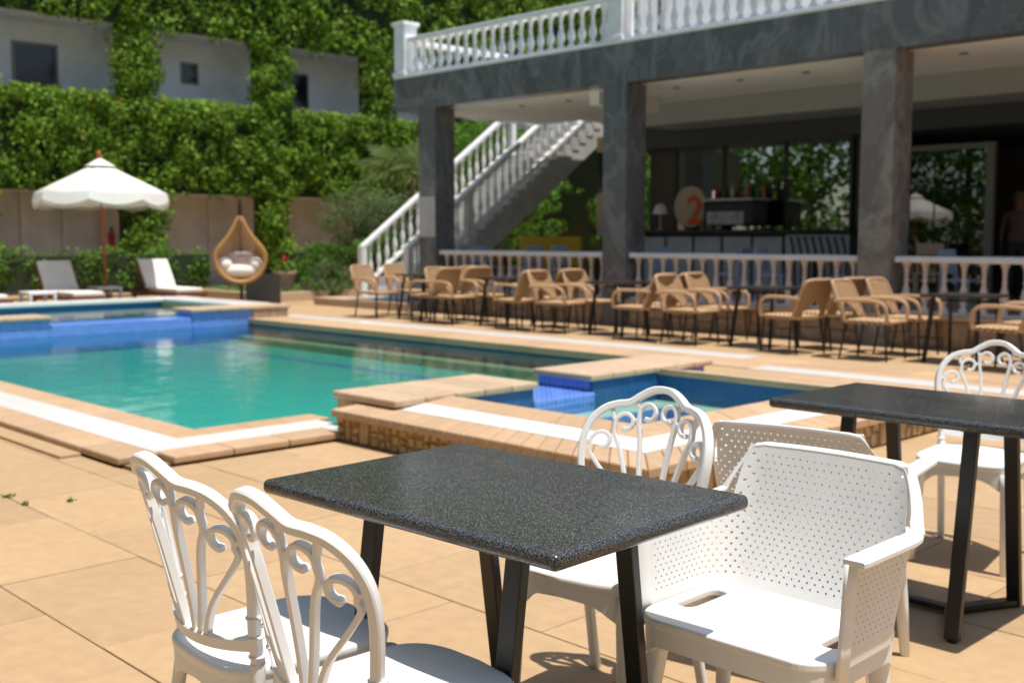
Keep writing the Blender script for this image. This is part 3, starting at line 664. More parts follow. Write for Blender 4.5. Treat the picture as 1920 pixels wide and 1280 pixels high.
for (y0, y1, z0, z1) in ((9.75, 10.65, 4.7, 5.68), (13.86, 14.2, 5.24, 5.64), (16.97, 17.5, 4.7, 5.7), (6.0, 7.0, 4.7, 5.7), (12.9, 13.2, 5.3, 5.8)):
    s = (HX - 1.7) / HX
    q = MB(); q.box(HX - 1.7, HX - 1.66, y0 * s - .07, y1 * s + .07, (z0 - 1.36) * s + 1.29, (z1 - 1.36) * s + 1.43); f_ = q.obj('window', m_alu, IVH)
    q = MB(); q.box(HX - 1.659, HX - 1.645, y0 * s, y1 * s, (z0 - 1.36) * s + 1.36, (z1 - 1.36) * s + 1.36); q.obj('pane', m_window, f_)
for y in (9.6, 13.2, 17.0, 6.2):
    q = MB(); q.box(HX - 1.6, HX - 1.57, y - .2, y + .2, 1.72, 2.2); f_ = q.obj('window', m_alu, IVH)
    q = MB(); q.box(HX - 1.569, HX - 1.56, y - .15, y + .15, 1.77, 2.15); q.obj('pane', m_window, f_)
for y in (11.4, 12.4, 15.4, 10.4):
    q = MB(); q.box(HX - 1.6, HX - 1.5, y - .09, y + .09, .2, 2.5); q.obj('pilaster', m_ivywall2, IVH)

def ivy_thing(name, label, *a, **k):
    o = ivy_sheet(name, *a, None, **k); return tag(o, label, 'ivy', 'ivy on the white house')
ivy_thing('ivy', 'thick ivy hanging over the first floor balcony of the white house', HX - .05, 4, 28, 2.38, 4.72, 1350, 85, .10, rad=(.16, .32), depth=.4, ridge=True)
ivy_thing('ivy', 'ivy covering the upper floor of the white house', HX - .05, 4, 32, 6.35, 10.2, 1150, 75, .12, rad=(.2, .4))
ivy_thing('ivy', 'ivy on the topmost storey added above the picture edge to the white house, blocking sky', HX - .05, 4, 30, 10.4, 15.4, 420, 60, .22, rad=(.35, .6))
names = ['first', 'second', 'third', 'fourth', 'fifth']
for k, y in enumerate(COLS):
    ivy_thing('ivy_column', f'ivy clad upper post of the white house, {names[k]} from the parasol side', HX - .1, y - .6, y + .6, 4.6, 6.7, 60, 95, .10, rag=0, rad=(.16, .34))
    ivy_thing('ivy_column', f'ivy clad ground floor post of the white house, {names[k]} from the parasol side', HX + .0, y - .5, y + .5 + (.15 if k == 1 else 0), .6, 2.7, 52, 95, .10, rag=0, rad=(.16, .34))

# hedges at its foot
def hedge(name, label, x0, x1, y0, y1, z0, z1, ncl, per, size=.075, mat=None, group='low hedges and shrubs'):
    t = thing(name, label, 'hedge', (0, 0, 0), 0, group)
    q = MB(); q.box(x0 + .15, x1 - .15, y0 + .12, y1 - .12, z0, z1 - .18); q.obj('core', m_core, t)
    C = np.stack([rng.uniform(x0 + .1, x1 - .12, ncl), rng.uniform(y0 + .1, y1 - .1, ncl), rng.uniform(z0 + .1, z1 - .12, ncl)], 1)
    P, d = clump_points(C, rng.uniform(.14, .26, ncl), per); d[:, 0] += .3
    leaves('foliage', P, d, size, mat or m_hedge, t); return t
hedge('hedge', 'clipped green hedge behind the sunbeds under the parasol', -24.9, -24.1, 2.5, 13.6, .2, 1.12, 330, 70)
hedge('hedge', 'green hedge between the hanging chair and the staircase', -24.2, -23.3, 15.2, 19.2, 0, 1.15, 150, 70)
hedge('hedge', 'tall hedge beyond the staircase, seen under the terrace roof', -26, -12, 24, 24.9, 0, 4.3, 340, 60, .14)
# shrubs, palm, olive
def shrub(name, label, c, rx, ry, rz, ncl, per, size, mat, trunk=None, aspect=.4, cat='shrub'):
    t = thing(name, label, cat, (c[0], c[1], 0), 0, 'low hedges and shrubs')
    th = rng.uniform(0, 2 * math.pi, ncl); u = rng.uniform(-1, 1, ncl); r = rng.uniform(.35, 1, ncl) ** .5
    C = np.stack([rx * r * np.sqrt(1 - u * u) * np.cos(th), ry * r * np.sqrt(1 - u * u) * np.sin(th), c[2] + rz * r * u], 1)
    P, d = clump_points(C, rng.uniform(.12, .3, ncl) * min(1, rz * 1.3), per)
    P[:, 2] = np.maximum(P[:, 2], .03)
    leaves('crown' if trunk else 'foliage', P, d, size, mat, t, aspect=aspect)
    q = MB()
    for k in range(4):
        a = k * 1.7; q.tube(spline([(.03 * math.cos(a), .03 * math.sin(a), 0), (.1 * rx * math.cos(a), .1 * ry * math.sin(a), c[2] * .5), (.5 * rx * math.cos(a), .5 * ry * math.sin(a), c[2] + rz * .2)], 4), trunk or .025, 6, .012)
    q.obj('trunk' if trunk else 'stems', m_trunk, t, smooth=True); return t
shrub('olive_tree', 'rounded grey green olive tree beside the stair foot', (-21.0, 15.6, 1.75), .95, .95, .65, 70, 120, .07, m_olive, .06, .3, 'tree')
shrub('shrub', 'tall silvery leafed shrub reaching up behind the corner pillar', (-20.9, 16.3, 1.5), 1.0, .9, .9, 90, 110, .08, m_olive, .05, .45)
shrub('shrub', 'small grey green bush low beside the flower pot', (-19.9, 14.0, .45), .55, .5, .4, 30, 90, .06, m_olive, None, .35)
shrub('shrub', 'dark green bush between hedge and stair foot', (-21.4, 14.9, .6), .7, .7, .6, 45, 90, .08, m_hedge)
shrub('shrub', 'bright green leafy plant spilling through the stair balustrade', (-18.62, 14.3, 1.0), .28, .55, .5, 45, 90, .07, m_shrub)
shrub('shrub', 'dark leafy shrub beyond the stair flight', (-15.4, 20.4, 1.6), 2.6, .8, 1.7, 190, 90, .11, m_hedge)
shrub('shrub', 'bright leafy bush behind the stair top, beside the pillar', (-15.2, 22.0, 2.6), 2.2, .9, 1.6, 70, 90, .11, m_shrub)
shrub('tall_shrub', 'tall bright green bush behind the staircase and corner pillar', (-21.6, 20.6, 2.8), 2.2, 1.2, 2.2, 150, 90, .11, m_shrub)
t = thing('palm', 'fan palm with pale arching fronds behind the corner pillar', 'palm', (-21.3, 17.3, 0), 0)
q = MB(); q.tube(spline([(0, 0, 0), (.05, 0, 1.2), (0, .03, 2.9)], 6), .11, 10, .09); q.obj('trunk', m_trunk, t, smooth=True)
for k in range(15):
    a = k * 2.4; el = -.2 + .075 * k; L = 1.25
    d = Vector((math.cos(a) * math.cos(el), math.sin(a) * math.cos(el), math.sin(el))); base = Vector((0, 0, 2.9)); hub = base + d * .45
    sd = d.cross(Vector((0, 0, 1))).normalized(); uu = sd.cross(d); q = MB(); q.tube([base, base + d * .25 + Vector((0, 0, .03)), hub], .012, 5)
    for j in range(17):
        th = math.radians(-105 + 210 * j / 16); v = (d * math.cos(th) + sd * math.sin(th)).normalized(); l_ = L * (.85 - .25 * abs(th) / 1.9)
        tip = hub + v * l_ + Vector((0, 0, -.22 * l_)); mid = hub + v * l_ * .55 + Vector((0, 0, .015)); pw = v.cross(uu).normalized() * .026
        q.add([hub, mid + pw, tip, mid - pw], [(0, 1, 2), (0, 2, 3)])
    q.obj('frond', m_palm, t)

# planter bed with pot and flowers near the stair foot
t = thing('planter_bed', 'low kerbed planting bed in front of the hedge near the stairs', 'planter', (0, 0, 0))
q = MB(); q.box(-20.15, -20.0, 12.4, 14.9, 0, .2).box(-23, -20.15, 12.25, 12.4, 0, .2); q.obj('kerb', m_cop2, t, bevel=.012)
q = MB(); q.box(-23.2, -20.15, 12.4, 19.5, -.02, .17); q.obj('soil', m_soil, t)
n = 2600; P = np.stack([rng.uniform(-23, -20.2, n), rng.uniform(12.45, 17, n), rng.uniform(.17, .24, n)], 1)
leaves('ground_cover', P, np.tile([0, 0, 1], (n, 1)), .07, m_shrub, t)['kind'] = 'stuff'
def pot(label, loc, s, flower):
    t = thing('flower_pot', label, 'flower pot', loc)
    q = MB(); q.lathe([(.15 * s, 0), (.2 * s, .2 * s), (.23 * s, .38 * s), (.25 * s, .39 * s), (.25 * s, .45 * s), (.22 * s, .45 * s), (.2 * s, .38 * s), (.01, .37 * s)], 20); q.obj('pot', m_pot, t, smooth=True)
    n = 160; P = rng.normal(0, 1, (n, 3)) * [.12 * s, .12 * s, .08 * s] + [0, 0, .52 * s]; leaves('foliage', P, P - [0, 0, .3], .09, m_hedge, t)
    if flower:
        n = 60; P = rng.normal(0, 1, (n, 3)) * [.04 * s, .04 * s, .05 * s] + [0, 0, .68 * s]; leaves('flowers', P, P - [0, 0, .5], .06, m_flower, t)
    return t
pot('pale terracotta pot of red flowers in the planting bed', (-20.75, 13.35, .17), 1.0, True)
pot('small terracotta pot standing beside the red flower pot', (-20.5, 13.7, .17), .45, False)
# extinguisher on wall
t = thing('fire_extinguisher', 'red fire extinguisher on the house wall behind the parasol', 'extinguisher', (HX - 1.5, 12.55, 1.0))
q = MB(); q.lathe([(.08, 0), (.085, .04), (.085, .42), (.06, .48), (.025, .5), (.025, .55)], 14); q.obj('cylinder_body', m_red, t, smooth=True)
q = MB(); q.box(-.02, .06, -.02, .02, .55, .59).bar((.02, 0, .56), (.1, .02, .3), .02, .02); q.obj('valve_and_hose', m_black, t)

# ================================================================== SUN TERRACE FURNITURE
TZ = .003
def make_lounger():
    t = thing('sun_lounger', 'x', 'sun lounger', (0, 0, 0), 0, 'sun loungers behind the pool')
    q = MB(); q.box(-.95, .95, -.34, -.29, .22, .29).box(-.95, .95, .29, .34, .22, .29).box(.90, .95, -.29, .29, .22, .29).box(-.95, -.9, -.29, .29, .22, .29); q.obj('frame', m_wood, t, bevel=.008)
    for x in (-.8, .8):
        for y in (-.31, .31): q = MB(); q.box(x - .035, x + .035, y - .03, y + .03, 0, .22); q.obj('leg', m_wood, t)
    q = MB(); q.box(-.25, .90, -.28, .28, .295, .38); q.obj('seat_cushion', m_cush, t, bevel=.025)
    A = math.radians(57); c, s = math.cos(A), math.sin(A)
    def slab(l0, l1, w_, n0, n1): 
        o = (-.27, .31); V = []
        for nn in (n0, n1):
            for ll in (l0, l1):
                for y in (-w_, w_): V.append((o[0] - c * ll + s * nn, y, o[1] + s * ll + c * nn))
        return V, [(0, 2, 3, 1), (4, 5, 7, 6), (0, 1, 5, 4), (2, 6, 7, 3), (0, 4, 6, 2), (1, 3, 7, 5)]
    q = MB(); q.add(*slab(0, .70, .34, -.04, 0)); q.obj('backrest', m_wood, t, bevel=.006)
    q = MB(); q.add(*slab(.02, .69, .315, .002, .06)); q.obj('back_cushion', m_cush, t, bevel=.02)
    q = MB(); q.bar((-.27 - c * .5, -.2, .31 + s * .5), (-.85, -.2, .26), .03, .03).bar((-.27 - c * .5, .2, .31 + s * .5), (-.85, .2, .26), .03, .03); q.obj('strut', m_wood, t)
    return t
L0 = make_lounger(); L0.location = (-20.35, 8.42, TZ); L0['label'] = 'sun lounger with raised back in the shade left of the parasol pole'
dup(L0, (-20.4, 10.42, TZ), 0, 'sun lounger half lit on its raised back, right of the parasol pole')
dup(L0, (-20.35, 6.75, TZ), 0, 'sun lounger at the picture edge beside the white side table')
def make_side_table():
    t = thing('side_table', 'x', 'side table', (0, 0, 0), 0, 'white side tables')
    q = MB(); q.box(-.24, .24, -.24, .24, .36, .41); q.obj('table_top', m_wpaint, t, bevel=.008)
    for x in (-.21, .21):
        for y in (-.21, .21): q = MB(); q.box(x - .025, x + .025, y - .025, y + .025, 0, .36); q.obj('leg', m_wpaint, t)
    return t
S0 = make_side_table(); S0.location = (-19.65, 7.6, TZ); S0['label'] = 'white side table standing in front of the shaded sun lounger'
dup(S0, (-20.7, 9.28, TZ), 0, 'white side table in shade at the parasol foot')
q = MB()
for k in range(7):
    a = k * .9; q.tube(spline([(-.2 + .05 * k, -.15 + .03 * k, .0), (-.1 + .03 * k, 0, .25 + .03 * math.sin(k)), (.1, .12, .18), (.18, .22, .0)], 5), .06, 8)
tag(q.obj('towel', m_pillow, smooth=True, loc=(-20.5, 6.75, TZ + .38)), 'crumpled grey white towel on the lounger at the picture edge', 'towel')

def make_umbrella():
    t = thing('parasol', 'x', 'parasol', (0, 0, 0), 0, 'fringed cream parasols')
    H, R, n = 2.05, 1.20, 8
    q = MB(); q.tube([(0, 0, 0), (-.05, -.02, 1.5), (-.07, -.04, 2.82)], .028, 12); q.obj('pole', m_pole, t, smooth=True)
    q = MB(); q.lathe([(.03, 0), (.045, .03), (.03, .06), (.05, .1), (.035, .15), (.008, .17)], 12, (-.07, -.04, 2.81)); q.obj('finial', m_pole, t, smooth=True)
    q = MB(); q.lathe([(.28, 0), (.28, .06), (.06, .09), (.05, .25)], 20); q.obj('base', m_black, t, smooth=True)
    cx, cy = -.06, -.03; apex = 2.80; rim = 2.19
    def ringp(f, k, sag):
        a = 2 * math.pi * k / 32 + .2; ph = (k % 4) / 4; sc_ = math.cos(math.pi / 8) / math.cos((ph - .5) * math.pi / 4)
        rr = R * f * (.6 * sc_ + .4); z = apex + (rim - apex) * (f ** .92) - sag * math.sin(ph * math.pi) * f
        return (cx + rr * math.cos(a), cy + rr * math.sin(a), z)
    q = MB(); fs = [.12, .3, .5, .75, 1.0]; V = [ringp(f, k, .05) for f in fs for k in range(32)]
    q.add(V, [(i * 32 + k, i * 32 + (k + 1) % 32, (i + 1) * 32 + (k + 1) % 32, (i + 1) * 32 + k) for i in range(4) for k in range(32)]); o = q.obj('canopy', m_canvas, t, smooth='all')
    so = o.modifiers.new('solid', 'SOLIDIFY'); so.thickness = .006
    q = MB(); V = [ringp(f, k, 0) for f in (.02, .2, .24) for k in range(32)]; V = [(x, y, z + .05) for x, y, z in V]
    q.add(V, [(i * 32 + k, i * 32 + (k + 1) % 32, (i + 1) * 32 + (k + 1) % 32, (i + 1) * 32 + k) for i in range(2) for k in range(32)]); q.obj('vent_cap', m_canvas, t, smooth='all').modifiers.new('solid', 'SOLIDIFY').thickness = .006
    q = MB(); V = []; 
    for row in range(2):
        for k in range(64):
            p = ringp(1.0, k / 2 if k % 2 == 0 else (k - 1) / 2, .05); p2 = ringp(1.0, ((k + 1) // 2) % 32, .05)
            p = [(a_ + b_) / 2 for a_, b_ in zip(p, p2)] if k % 2 else p
            ph = (k % 8) / 8; drop = (.15 + .05 * abs(math.sin(ph * math.pi))) * row
            V.append((cx + (p[0] - cx) * (1 + .03 * row), cy + (p[1] - cy) * (1 + .03 * row), p[2] - drop))
    q.add(V, [(k, (k + 1) % 64, 64 + (k + 1) % 64, 64 + k) for k in range(64)]); q.obj('valance', m_canvas, t).modifiers.new('solid', 'SOLIDIFY').thickness = .006
    q = MB()
    for k in range(240):
        a = 2 * math.pi * k / 240 + .2; kk = (k / 240 * 32); p = ringp(1.0, int(kk), .05); p2 = ringp(1.0, int(kk) + 1, .05); f_ = kk - int(kk)
        p = [a_ * (1 - f_) + b_ * f_ for a_, b_ in zip(p, p2)]; ph = (kk % 4) / 4; drop = .15 + .05 * abs(math.sin(ph * math.pi))
        x = cx + (p[0] - cx) * 1.03; y = cy + (p[1] - cy) * 1.03; z = p[2] - drop; q.bar((x, y, z), (x, y, z - .075), .016, .008)
    o = q.obj('fringe', m_fringe, t); o['kind'] = 'stuff'
    for k in range(8):
        q = MB(); p = ringp(.97, k * 4, 0); q.bar((cx, cy, apex - .08), (p[0], p[1], p[2] - .03), .02, .03); q.obj('rib', m_pole, t)
    return t
U0 = make_umbrella(); U0.location = (-20.6, 9.28, TZ); U0['label'] = 'cream fringed parasol on a red wooden pole over the sun loungers'
dup(U0, (-20.7, 5.62, TZ), .7, 'cream fringed parasol barely showing at the picture edge')

# ---- hanging egg chair
t = thing('hanging_chair', 'honey coloured rattan teardrop hanging chair with cream cushion on a dark stand', 'hanging chair', (-18.95, 11.2, TZ), math.radians(59))
zc = .86
def tear(a):   # teardrop outline, a from 0 (top) clockwise
    s_ = math.sin(a); c_ = math.cos(a); rr = .47
    x = rr * s_ * (1 - .42 * max(0, c_) ** 1.6 * 1.0); z = rr * c_ * 1.0
    if c_ > 0: x = rr * s_ * (1 - .55 * c_ ** 2.2); z = rr * c_ * (1 + .62 * c_ ** 5)
    return x, z
pts = [tear(2 * math.pi * k / 64) for k in range(65)]
def bowl(a, f):   # f 0 rim .. 1 deep back
    x, z = tear(a); return (x * math.cos(f * 1.35), .62 * math.sin(f * 1.35) * (.75 + .25 * min(1, (1 - math.cos(a)) / 1.2)), zc + .1 + z * math.cos(f * 1.35) + .0)
q = MB(); q.tube([(x, 0, zc + .1 + z) for x, z in pts], .042, 10); q.obj('rim', m_cane2, t, smooth=True)
q = MB()
for k in range(28): q.tube([bowl(2 * math.pi * k / 28, f / 8) for f in range(9)], .005, 5)
for f in range(1, 15):
    ff = f / 15; q.tube([bowl(2 * math.pi * k / 40, ff) for k in range(41)], .005, 5)
o = q.obj('woven_shell', m_cane2, t, smooth=True)
def blob(sx, sy, sz, c, p=2.6, n=16):
    V = []; F = []
    for i in range(n + 1):
        th = math.pi * i / n
        for k in range(2 * n):
            ph = math.pi * k / n; e = lambda v: math.copysign(abs(v) ** (2 / p), v)
            V.append((c[0] + sx * e(math.sin(th)) * e(math.cos(ph)), c[1] + sy * e(math.sin(th)) * e(math.sin(ph)), c[2] + sz * e(math.cos(th))))
    for i in range(n):
        for k in range(2 * n): F.append((i * 2 * n + k, i * 2 * n + (k + 1) % (2 * n), (i + 1) * 2 * n + (k + 1) % (2 * n), (i + 1) * 2 * n + k))
    return V, F
q = MB(); q.add(*blob(.37, .25, .13, (0, .22, zc - .16), 2.4)).add(*blob(.13, .2, .14, (-.28, .2, zc - .04), 2.2)).add(*blob(.13, .2, .14, (.28, .2, zc - .04), 2.2)); q.obj('seat_cushion', m_cush, t, smooth='all')
q = MB(); V, F = blob(.23, .07, .15, (0, 0, 0), 4); q.add([(x, .42 + y - z * .25, zc + .06 + z) for x, y, z in V], F); q.obj('pillow', m_pillow, t, smooth='all')
q = MB(); q.tube(spline([(.0, .75, 0), (.0, .95, .6), (0, .95, 1.3), (0, .7, 1.95), (0, .3, 2.05), (0, 0, 1.95)], 8), .035, 8); q.obj('stand', m_black, t, smooth=True)
q = MB(); q.lathe([(.42, 0), (.42, .04), (.1, .06)], 24, (0, .6, 0)); q.obj('stand_base', m_black, t, smooth=True)
q = MB(); q.tube([(0, 0, 1.95), (0, 0, zc + .1 + .84)], .012, 6); q.obj('hanging_rope', m_black, t)
q = MB(); q.box(-.35, .35, -.03, .03, 0, .62); tag(q.obj('dark_board', m_dgrey, loc=(-19.3, 11.9, TZ)), 'dark upright board standing behind the hanging chair', 'board'); 
bpy.data.objects['dark_board'].rotation_euler = (0, 0, math.radians(40))

# ================================================================== RATTAN CAFE SET
def make_rattan_chair():
    t = thing('rattan_armchair', 'x', 'armchair', (0, 0, 0), 0, 'rattan armchairs along the terrace')
    # faces +x
    q = MB(); q.prism(rrect(.25, .25, .06), .40, .445); q.obj('seat', m_rattan, t, bevel=.01)
    ys = [-.24, -.16, 0, .16, .24]
    def bp(y, h): return (-.24 - .30 * h * .55 - .05 * (1 - (y / .26) ** 2), y * (1 - .08 * h), .44 + .42 * h)
    # woven back with arched opening at its foot
    V = []; F = []; ny, nz = 16, 12
    for i in range(nz + 1):
        for k in range(ny + 1): V.append(bp(-.24 + .48 * k / ny, i / nz))
    for i in range(nz):
        for k in range(ny):
            y = abs(-.24 + .48 * (k + .5) / ny); h = (i + .5) / nz
            if h < .38 * math.sqrt(max(0, 1 - (y / .16) ** 2)): continue
            F.append((i * (ny + 1) + k, i * (ny + 1) + k + 1, (i + 1) * (ny + 1) + k + 1, (i + 1) * (ny + 1) + k))
    q = MB(); q.add(V, F); o = q.obj('backrest', m_rattan, t, smooth='all'); s = o.modifiers.new('s', 'SOLIDIFY'); s.thickness = .014; s.offset = 0
    q = MB(); q.tube(spline([bp(-.25, -.05), bp(-.255, .4), bp(-.25, .85), bp(-.2, 1.0), bp(0, 1.02), bp(.2, 1.0), bp(.25, .85), bp(.255, .4), bp(.25, -.05)], 5), .019, 8); q.obj('back_frame', m_cane, t, smooth=True)
    for s_ in (-1, 1):
        q = MB(); q.tube(spline([(-.36, s_ * .25, .65), (-.15, s_ * .275, .665), (.12, s_ * .28, .66), (.235, s_ * .275, .61), (.26, s_ * .265, .5), (.255, s_ * .25, .42)], 5), .021, 8); q.obj('armrest', m_cane, t, smooth=True)
    q = MB(); q.tube(spline([(.26, -.2, .425), (.27, 0, .43), (.26, .2, .425)], 4), .024, 8); q.obj('front_rail', m_cane, t, smooth=True)
    for x, y, dx in ((.23, .23, .03), (.23, -.23, .03), (-.23, .22, -.07), (-.23, -.22, -.07)):
        q = MB(); q.tube([(x, y, .41), (x + dx, y * 1.05, 0)], .013, 8); q.obj('leg', m_black, t, smooth=True)
    return t
def make_bistro_table():
    t = thing('bistro_table', 'x', 'table', (0, 0, 0), 0, 'dark bistro tables along the terrace')
    q = MB(); q.box(-.34, .34, -.34, .34, .715, .745); q.obj('table_top', m_blackd, t, bevel=.006)
    for x in (-1, 1):
        for y in (-1, 1): q = MB(); q.bar((x * .25, y * .2, .715), (x * .29, y * .30, 0), .035, .035); q.obj('leg', m_black, t)
    q = MB(); q.box(-.26, .26, -.012, .012, .66, .69); q.obj('apron', m_black, t)
    return t
RC = make_rattan_chair(); RT = make_bistro_table()
ORD = ['first', 'second', 'third', 'fourth', 'fifth']
TX = [-14.25, -12.25, -10.0, -7.65, -5.15]
for i, x in enumerate(TX):
    lab = f'dark slim legged bistro table, {ORD[i]} from the stairs'
    if i == 0: RT.location = (x, 11.85, 0); RT['label'] = lab
    else: dup(RT, (x, 11.85, 0), random.uniform(-.04, .04), lab)
    for sx, dxs in ((-1, -.85), (1, .62)):
        for j, dy in enumerate((-.32, .36)):
            if i == 4 and sx == 1 and j == 1: dy = .42
            side = 'facing away from' if sx < 0 else 'facing'
            row = 'pool side' if j == 0 else 'wall side'
            lab = f'rattan armchair {side} the stairs, {row} of the {ORD[i]} bistro table from them'
            rz = (0 if sx < 0 else math.pi) + random.uniform(-.15, .15) + (.12 if sx < 0 else -.1)
            loc = (x + dxs + random.uniform(-.04, .04), 11.85 + dy + random.uniform(-.03, .03), 0)
            if i == 0 and sx < 0 and j == 0: RC.location = loc; RC.rotation_euler = (0, 0, rz); RC['label'] = lab
            else: dup(RC, loc, rz, lab)

# ================================================================== TERRACE INTERIOR
def on(x): return x
t = thing('bar_counter', 'grey panelled bar counter under the terrace roof', 'bar counter', (0, 0, 0))
q = MB(); q.box(-14.0, -9.1, 16.35, 17.0, TF, 1.42); q.obj('counter_body', m_dgrey, t)
q = MB(); q.box(-14.05, -8.95, 16.2, 17.05, 1.42, 1.48); q.obj('counter_top', m_black, t, bevel=.008)
for k in range(6):
    x = -13.9 + k * .62; q = MB(); q.box(x + .02, x + .58, 16.30, 16.345, TF + .15, 1.36); q.obj('panel', m_panel, t, bevel=.006)
q = MB(); q.box(-10.15, -9.0, 16.30, 16.346, TF, 1.40); q.obj('end_panel', m_panel, t)
for k in range(8):
    x = -10.05 + k * .135; q = MB(); q.tube(spline([(x, 16.28, 1.36), (x + .07, 16.27, 1.15), (x + .10, 16.27, .9), (x + .10, 16.28, TF + .03)], 5), .018, 6); q.obj('curved_slat', m_black, t, smooth=True)
t = thing('coffee_machine', 'large dark coffee machine on the bar counter', 'coffee machine', (-11.4, 16.65, 1.48))
q = MB(); q.box(-.52, .52, -.25, .25, .08, .5); q.obj('body', m_black, t, bevel=.03)
q = MB(); q.box(-.42, .35, -.262, -.251, .1, .32); q.obj('front_plate', m_panel, t)
q = MB(); q.box(-.55, .55, -.28, .28, .505, .55); q.obj('cup_rail', m_steel, t, bevel=.01)
for x in (-.25, .2): q = MB(); q.lathe([(.04, 0), (.04, .08), (.02, .1)], 10, (x, -.3, .2)).bar((x, -.3, .24), (x, -.46, .22), .03, .03); q.obj('brew_head', m_steel, t)
for x in (-.45, .45):
    q = MB(); q.lathe([(.03, 0), (.03, .08)], 8, (x, 0, 0)); q.obj('foot', m_black, t)
ORD9 = ['first', 'second', 'third', 'fourth', 'fifth', 'sixth', 'seventh', 'eighth', 'ninth']
cols = [(.3, .02, .02), (.05, .12, .03), (.35, .12, .02), (.5, .45, .4), (.12, .02, .02), (.3, .3, .28)]
for k in range(9):
    mm = M(f'bottle_glass_{k}', cols[k % 6], .2); q = MB(); q.lathe([(.035, 0), (.037, .16), (.015, .21), (.013, .27)], 10)
    tag(q.obj('bottle', mm, smooth=True, loc=(-11.85 + k * .115, 16.72 + .05 * (k % 3), 2.03)), f'{ORD9[k]} bottle from the stairs in the row on the coffee machine', 'bottle', 'bottles on the coffee machine')
t = thing('round_sign', 'round cream sign with a large orange numeral 2 on the bar', 'sign', (-12.35, 16.6, 1.48))
q = MB(); q.add([(x, y, z + .42) for x, y, z in [(.36 * math.cos(a * .2618), yy, .38 * math.sin(a * .2618)) for yy in (0, .05) for a in range(24)]], [tuple(range(24)), tuple(range(47, 23, -1))] + [(a, (a + 1) % 24, 24 + (a + 1) % 24, 24 + a) for a in range(24)]); q.obj('disc', m_cream, t)
q = MB(); q.box(-.1, .1, -.02, .08, 0, .06); q.obj('foot', m_black, t)
fc = bpy.data.curves.new('numeral', 'FONT'); fc.body = '2'; fc.size = .72; fc.align_x = 'CENTER'; fc.extrude = .01; fc.materials.append(m_orange); fc.offset = .012
tmp_o = bpy.data.objects.new('numeral_curve', fc); nm = bpy.data.meshes.new_from_object(tmp_o); bpy.data.objects.remove(tmp_o); fo = bpy.data.objects.new('numeral', nm); COL.objects.link(fo); fo.parent = t; fo.location = (.12, -.014, .12); fo.rotation_euler = (math.radians(90), 0, 0)
t = thing('table_lamp', 'small lamp with pale shade on the bar behind the second pillar', 'lamp', (-12.95, 16.5, 1.48))
q = MB(); q.lathe([(.09, 0), (.02, .03), (.015, .32)], 12); q.obj('stem', m_cream, t, smooth=True)
q = MB(); q.lathe([(.15, .3), (.10, .46), (.03, .5)], 14); q.obj('lamp_shade', m_wpaint, t, smooth=True)
t = thing('display_cabinet', 'cream cabinet with black screen above it beside the second pillar', 'cabinet', (-14.35, 16.9, TF))
q = MB(); q.box(-.35, .35, -.2, .25, 1.0, 1.85); q.obj('lower_panel', m_cream, t)
q = MB(); q.box(-.35, .35, -.15, .25, 1.86, 2.65); q.obj('screen', m_window, t)
q = MB(); q.box(-.36, .36, -.2, .25, 2.66, 2.95); q.obj('top_panel', m_cream, t)
q = MB(); q.box(-.35, .35, -.1, .25, 0, .99); q.obj('base_panel', m_dgrey, t)
t = thing('upholstered_bench', 'yellow upholstered bench on the terrace below the stair', 'bench', (-14.6, 15.0, TF))
q = MB(); q.box(-.8, .8, -.25, .25, .25, .45); q.obj('seat', m_yellow, t, bevel=.03)
q = MB(); q.box(-.8, .8, .2, .3, .46, 1.0); q.obj('backrest', m_yellow, t, bevel=.03)
for x in (-.7, .7):
    for y in (-.18, .18): q = MB(); q.box(x - .03, x + .03, y - .03, y + .03, 0, .25); q.obj('leg', m_black, t)
def make_blue_chair():
    t = thing('terrace_chair', 'x', 'chair', (0, 0, 0), 0, 'pale blue chairs on the terrace')
    q = MB(); q.prism(rrect(.21, .21, .05), .43, .46); q.obj('seat', m_bluech, t, bevel=.006)
    q = MB(); q.add([(x, y - .06 * (z - .5) / .4, z) for y in (-.2, -.17) for z in (.52, .84) for x in (-.2, .2)], [(0, 1, 3, 2), (4, 6, 7, 5), (0, 4, 5, 1), (2, 3, 7, 6), (0, 2, 6, 4), (1, 5, 7, 3)]); q.obj('backrest', m_bluech, t, bevel=.01)
    for x in (-.18, .18):
        for y in (-.18, .18): q = MB(); q.bar((x, y, .43), (x * 1.1, y * 1.15, 0), .028, .028); q.obj('leg', m_bluech, t)
        q = MB(); q.bar((x, -.18, .44), (x, -.2, .55), .028, .028); q.obj('back_post', m_bluech, t)
    return t
def make_white_table():
    t = thing('terrace_table', 'x', 'table', (0, 0, 0), 0, 'white topped tables on the terrace')
    q = MB(); q.prism(rrect(.36, .36, .03), .72, .75); q.obj('table_top', m_wpaint, t, bevel=.004)
    q = MB(); q.lathe([(.25, 0), (.25, .02), (.03, .05), (.03, .72)], 14); q.obj('pedestal', m_black, t, smooth=True)
    return t
BC = make_blue_chair(); WT = make_white_table()
spots = [(-14.6, 'next to the corner pillar'), (-12.4, 'short of the second pillar'), (-10.2, 'just past the second pillar'), (-8.3, 'short of the brown third pillar'), (-5.6, 'past the brown third pillar')]
first = True
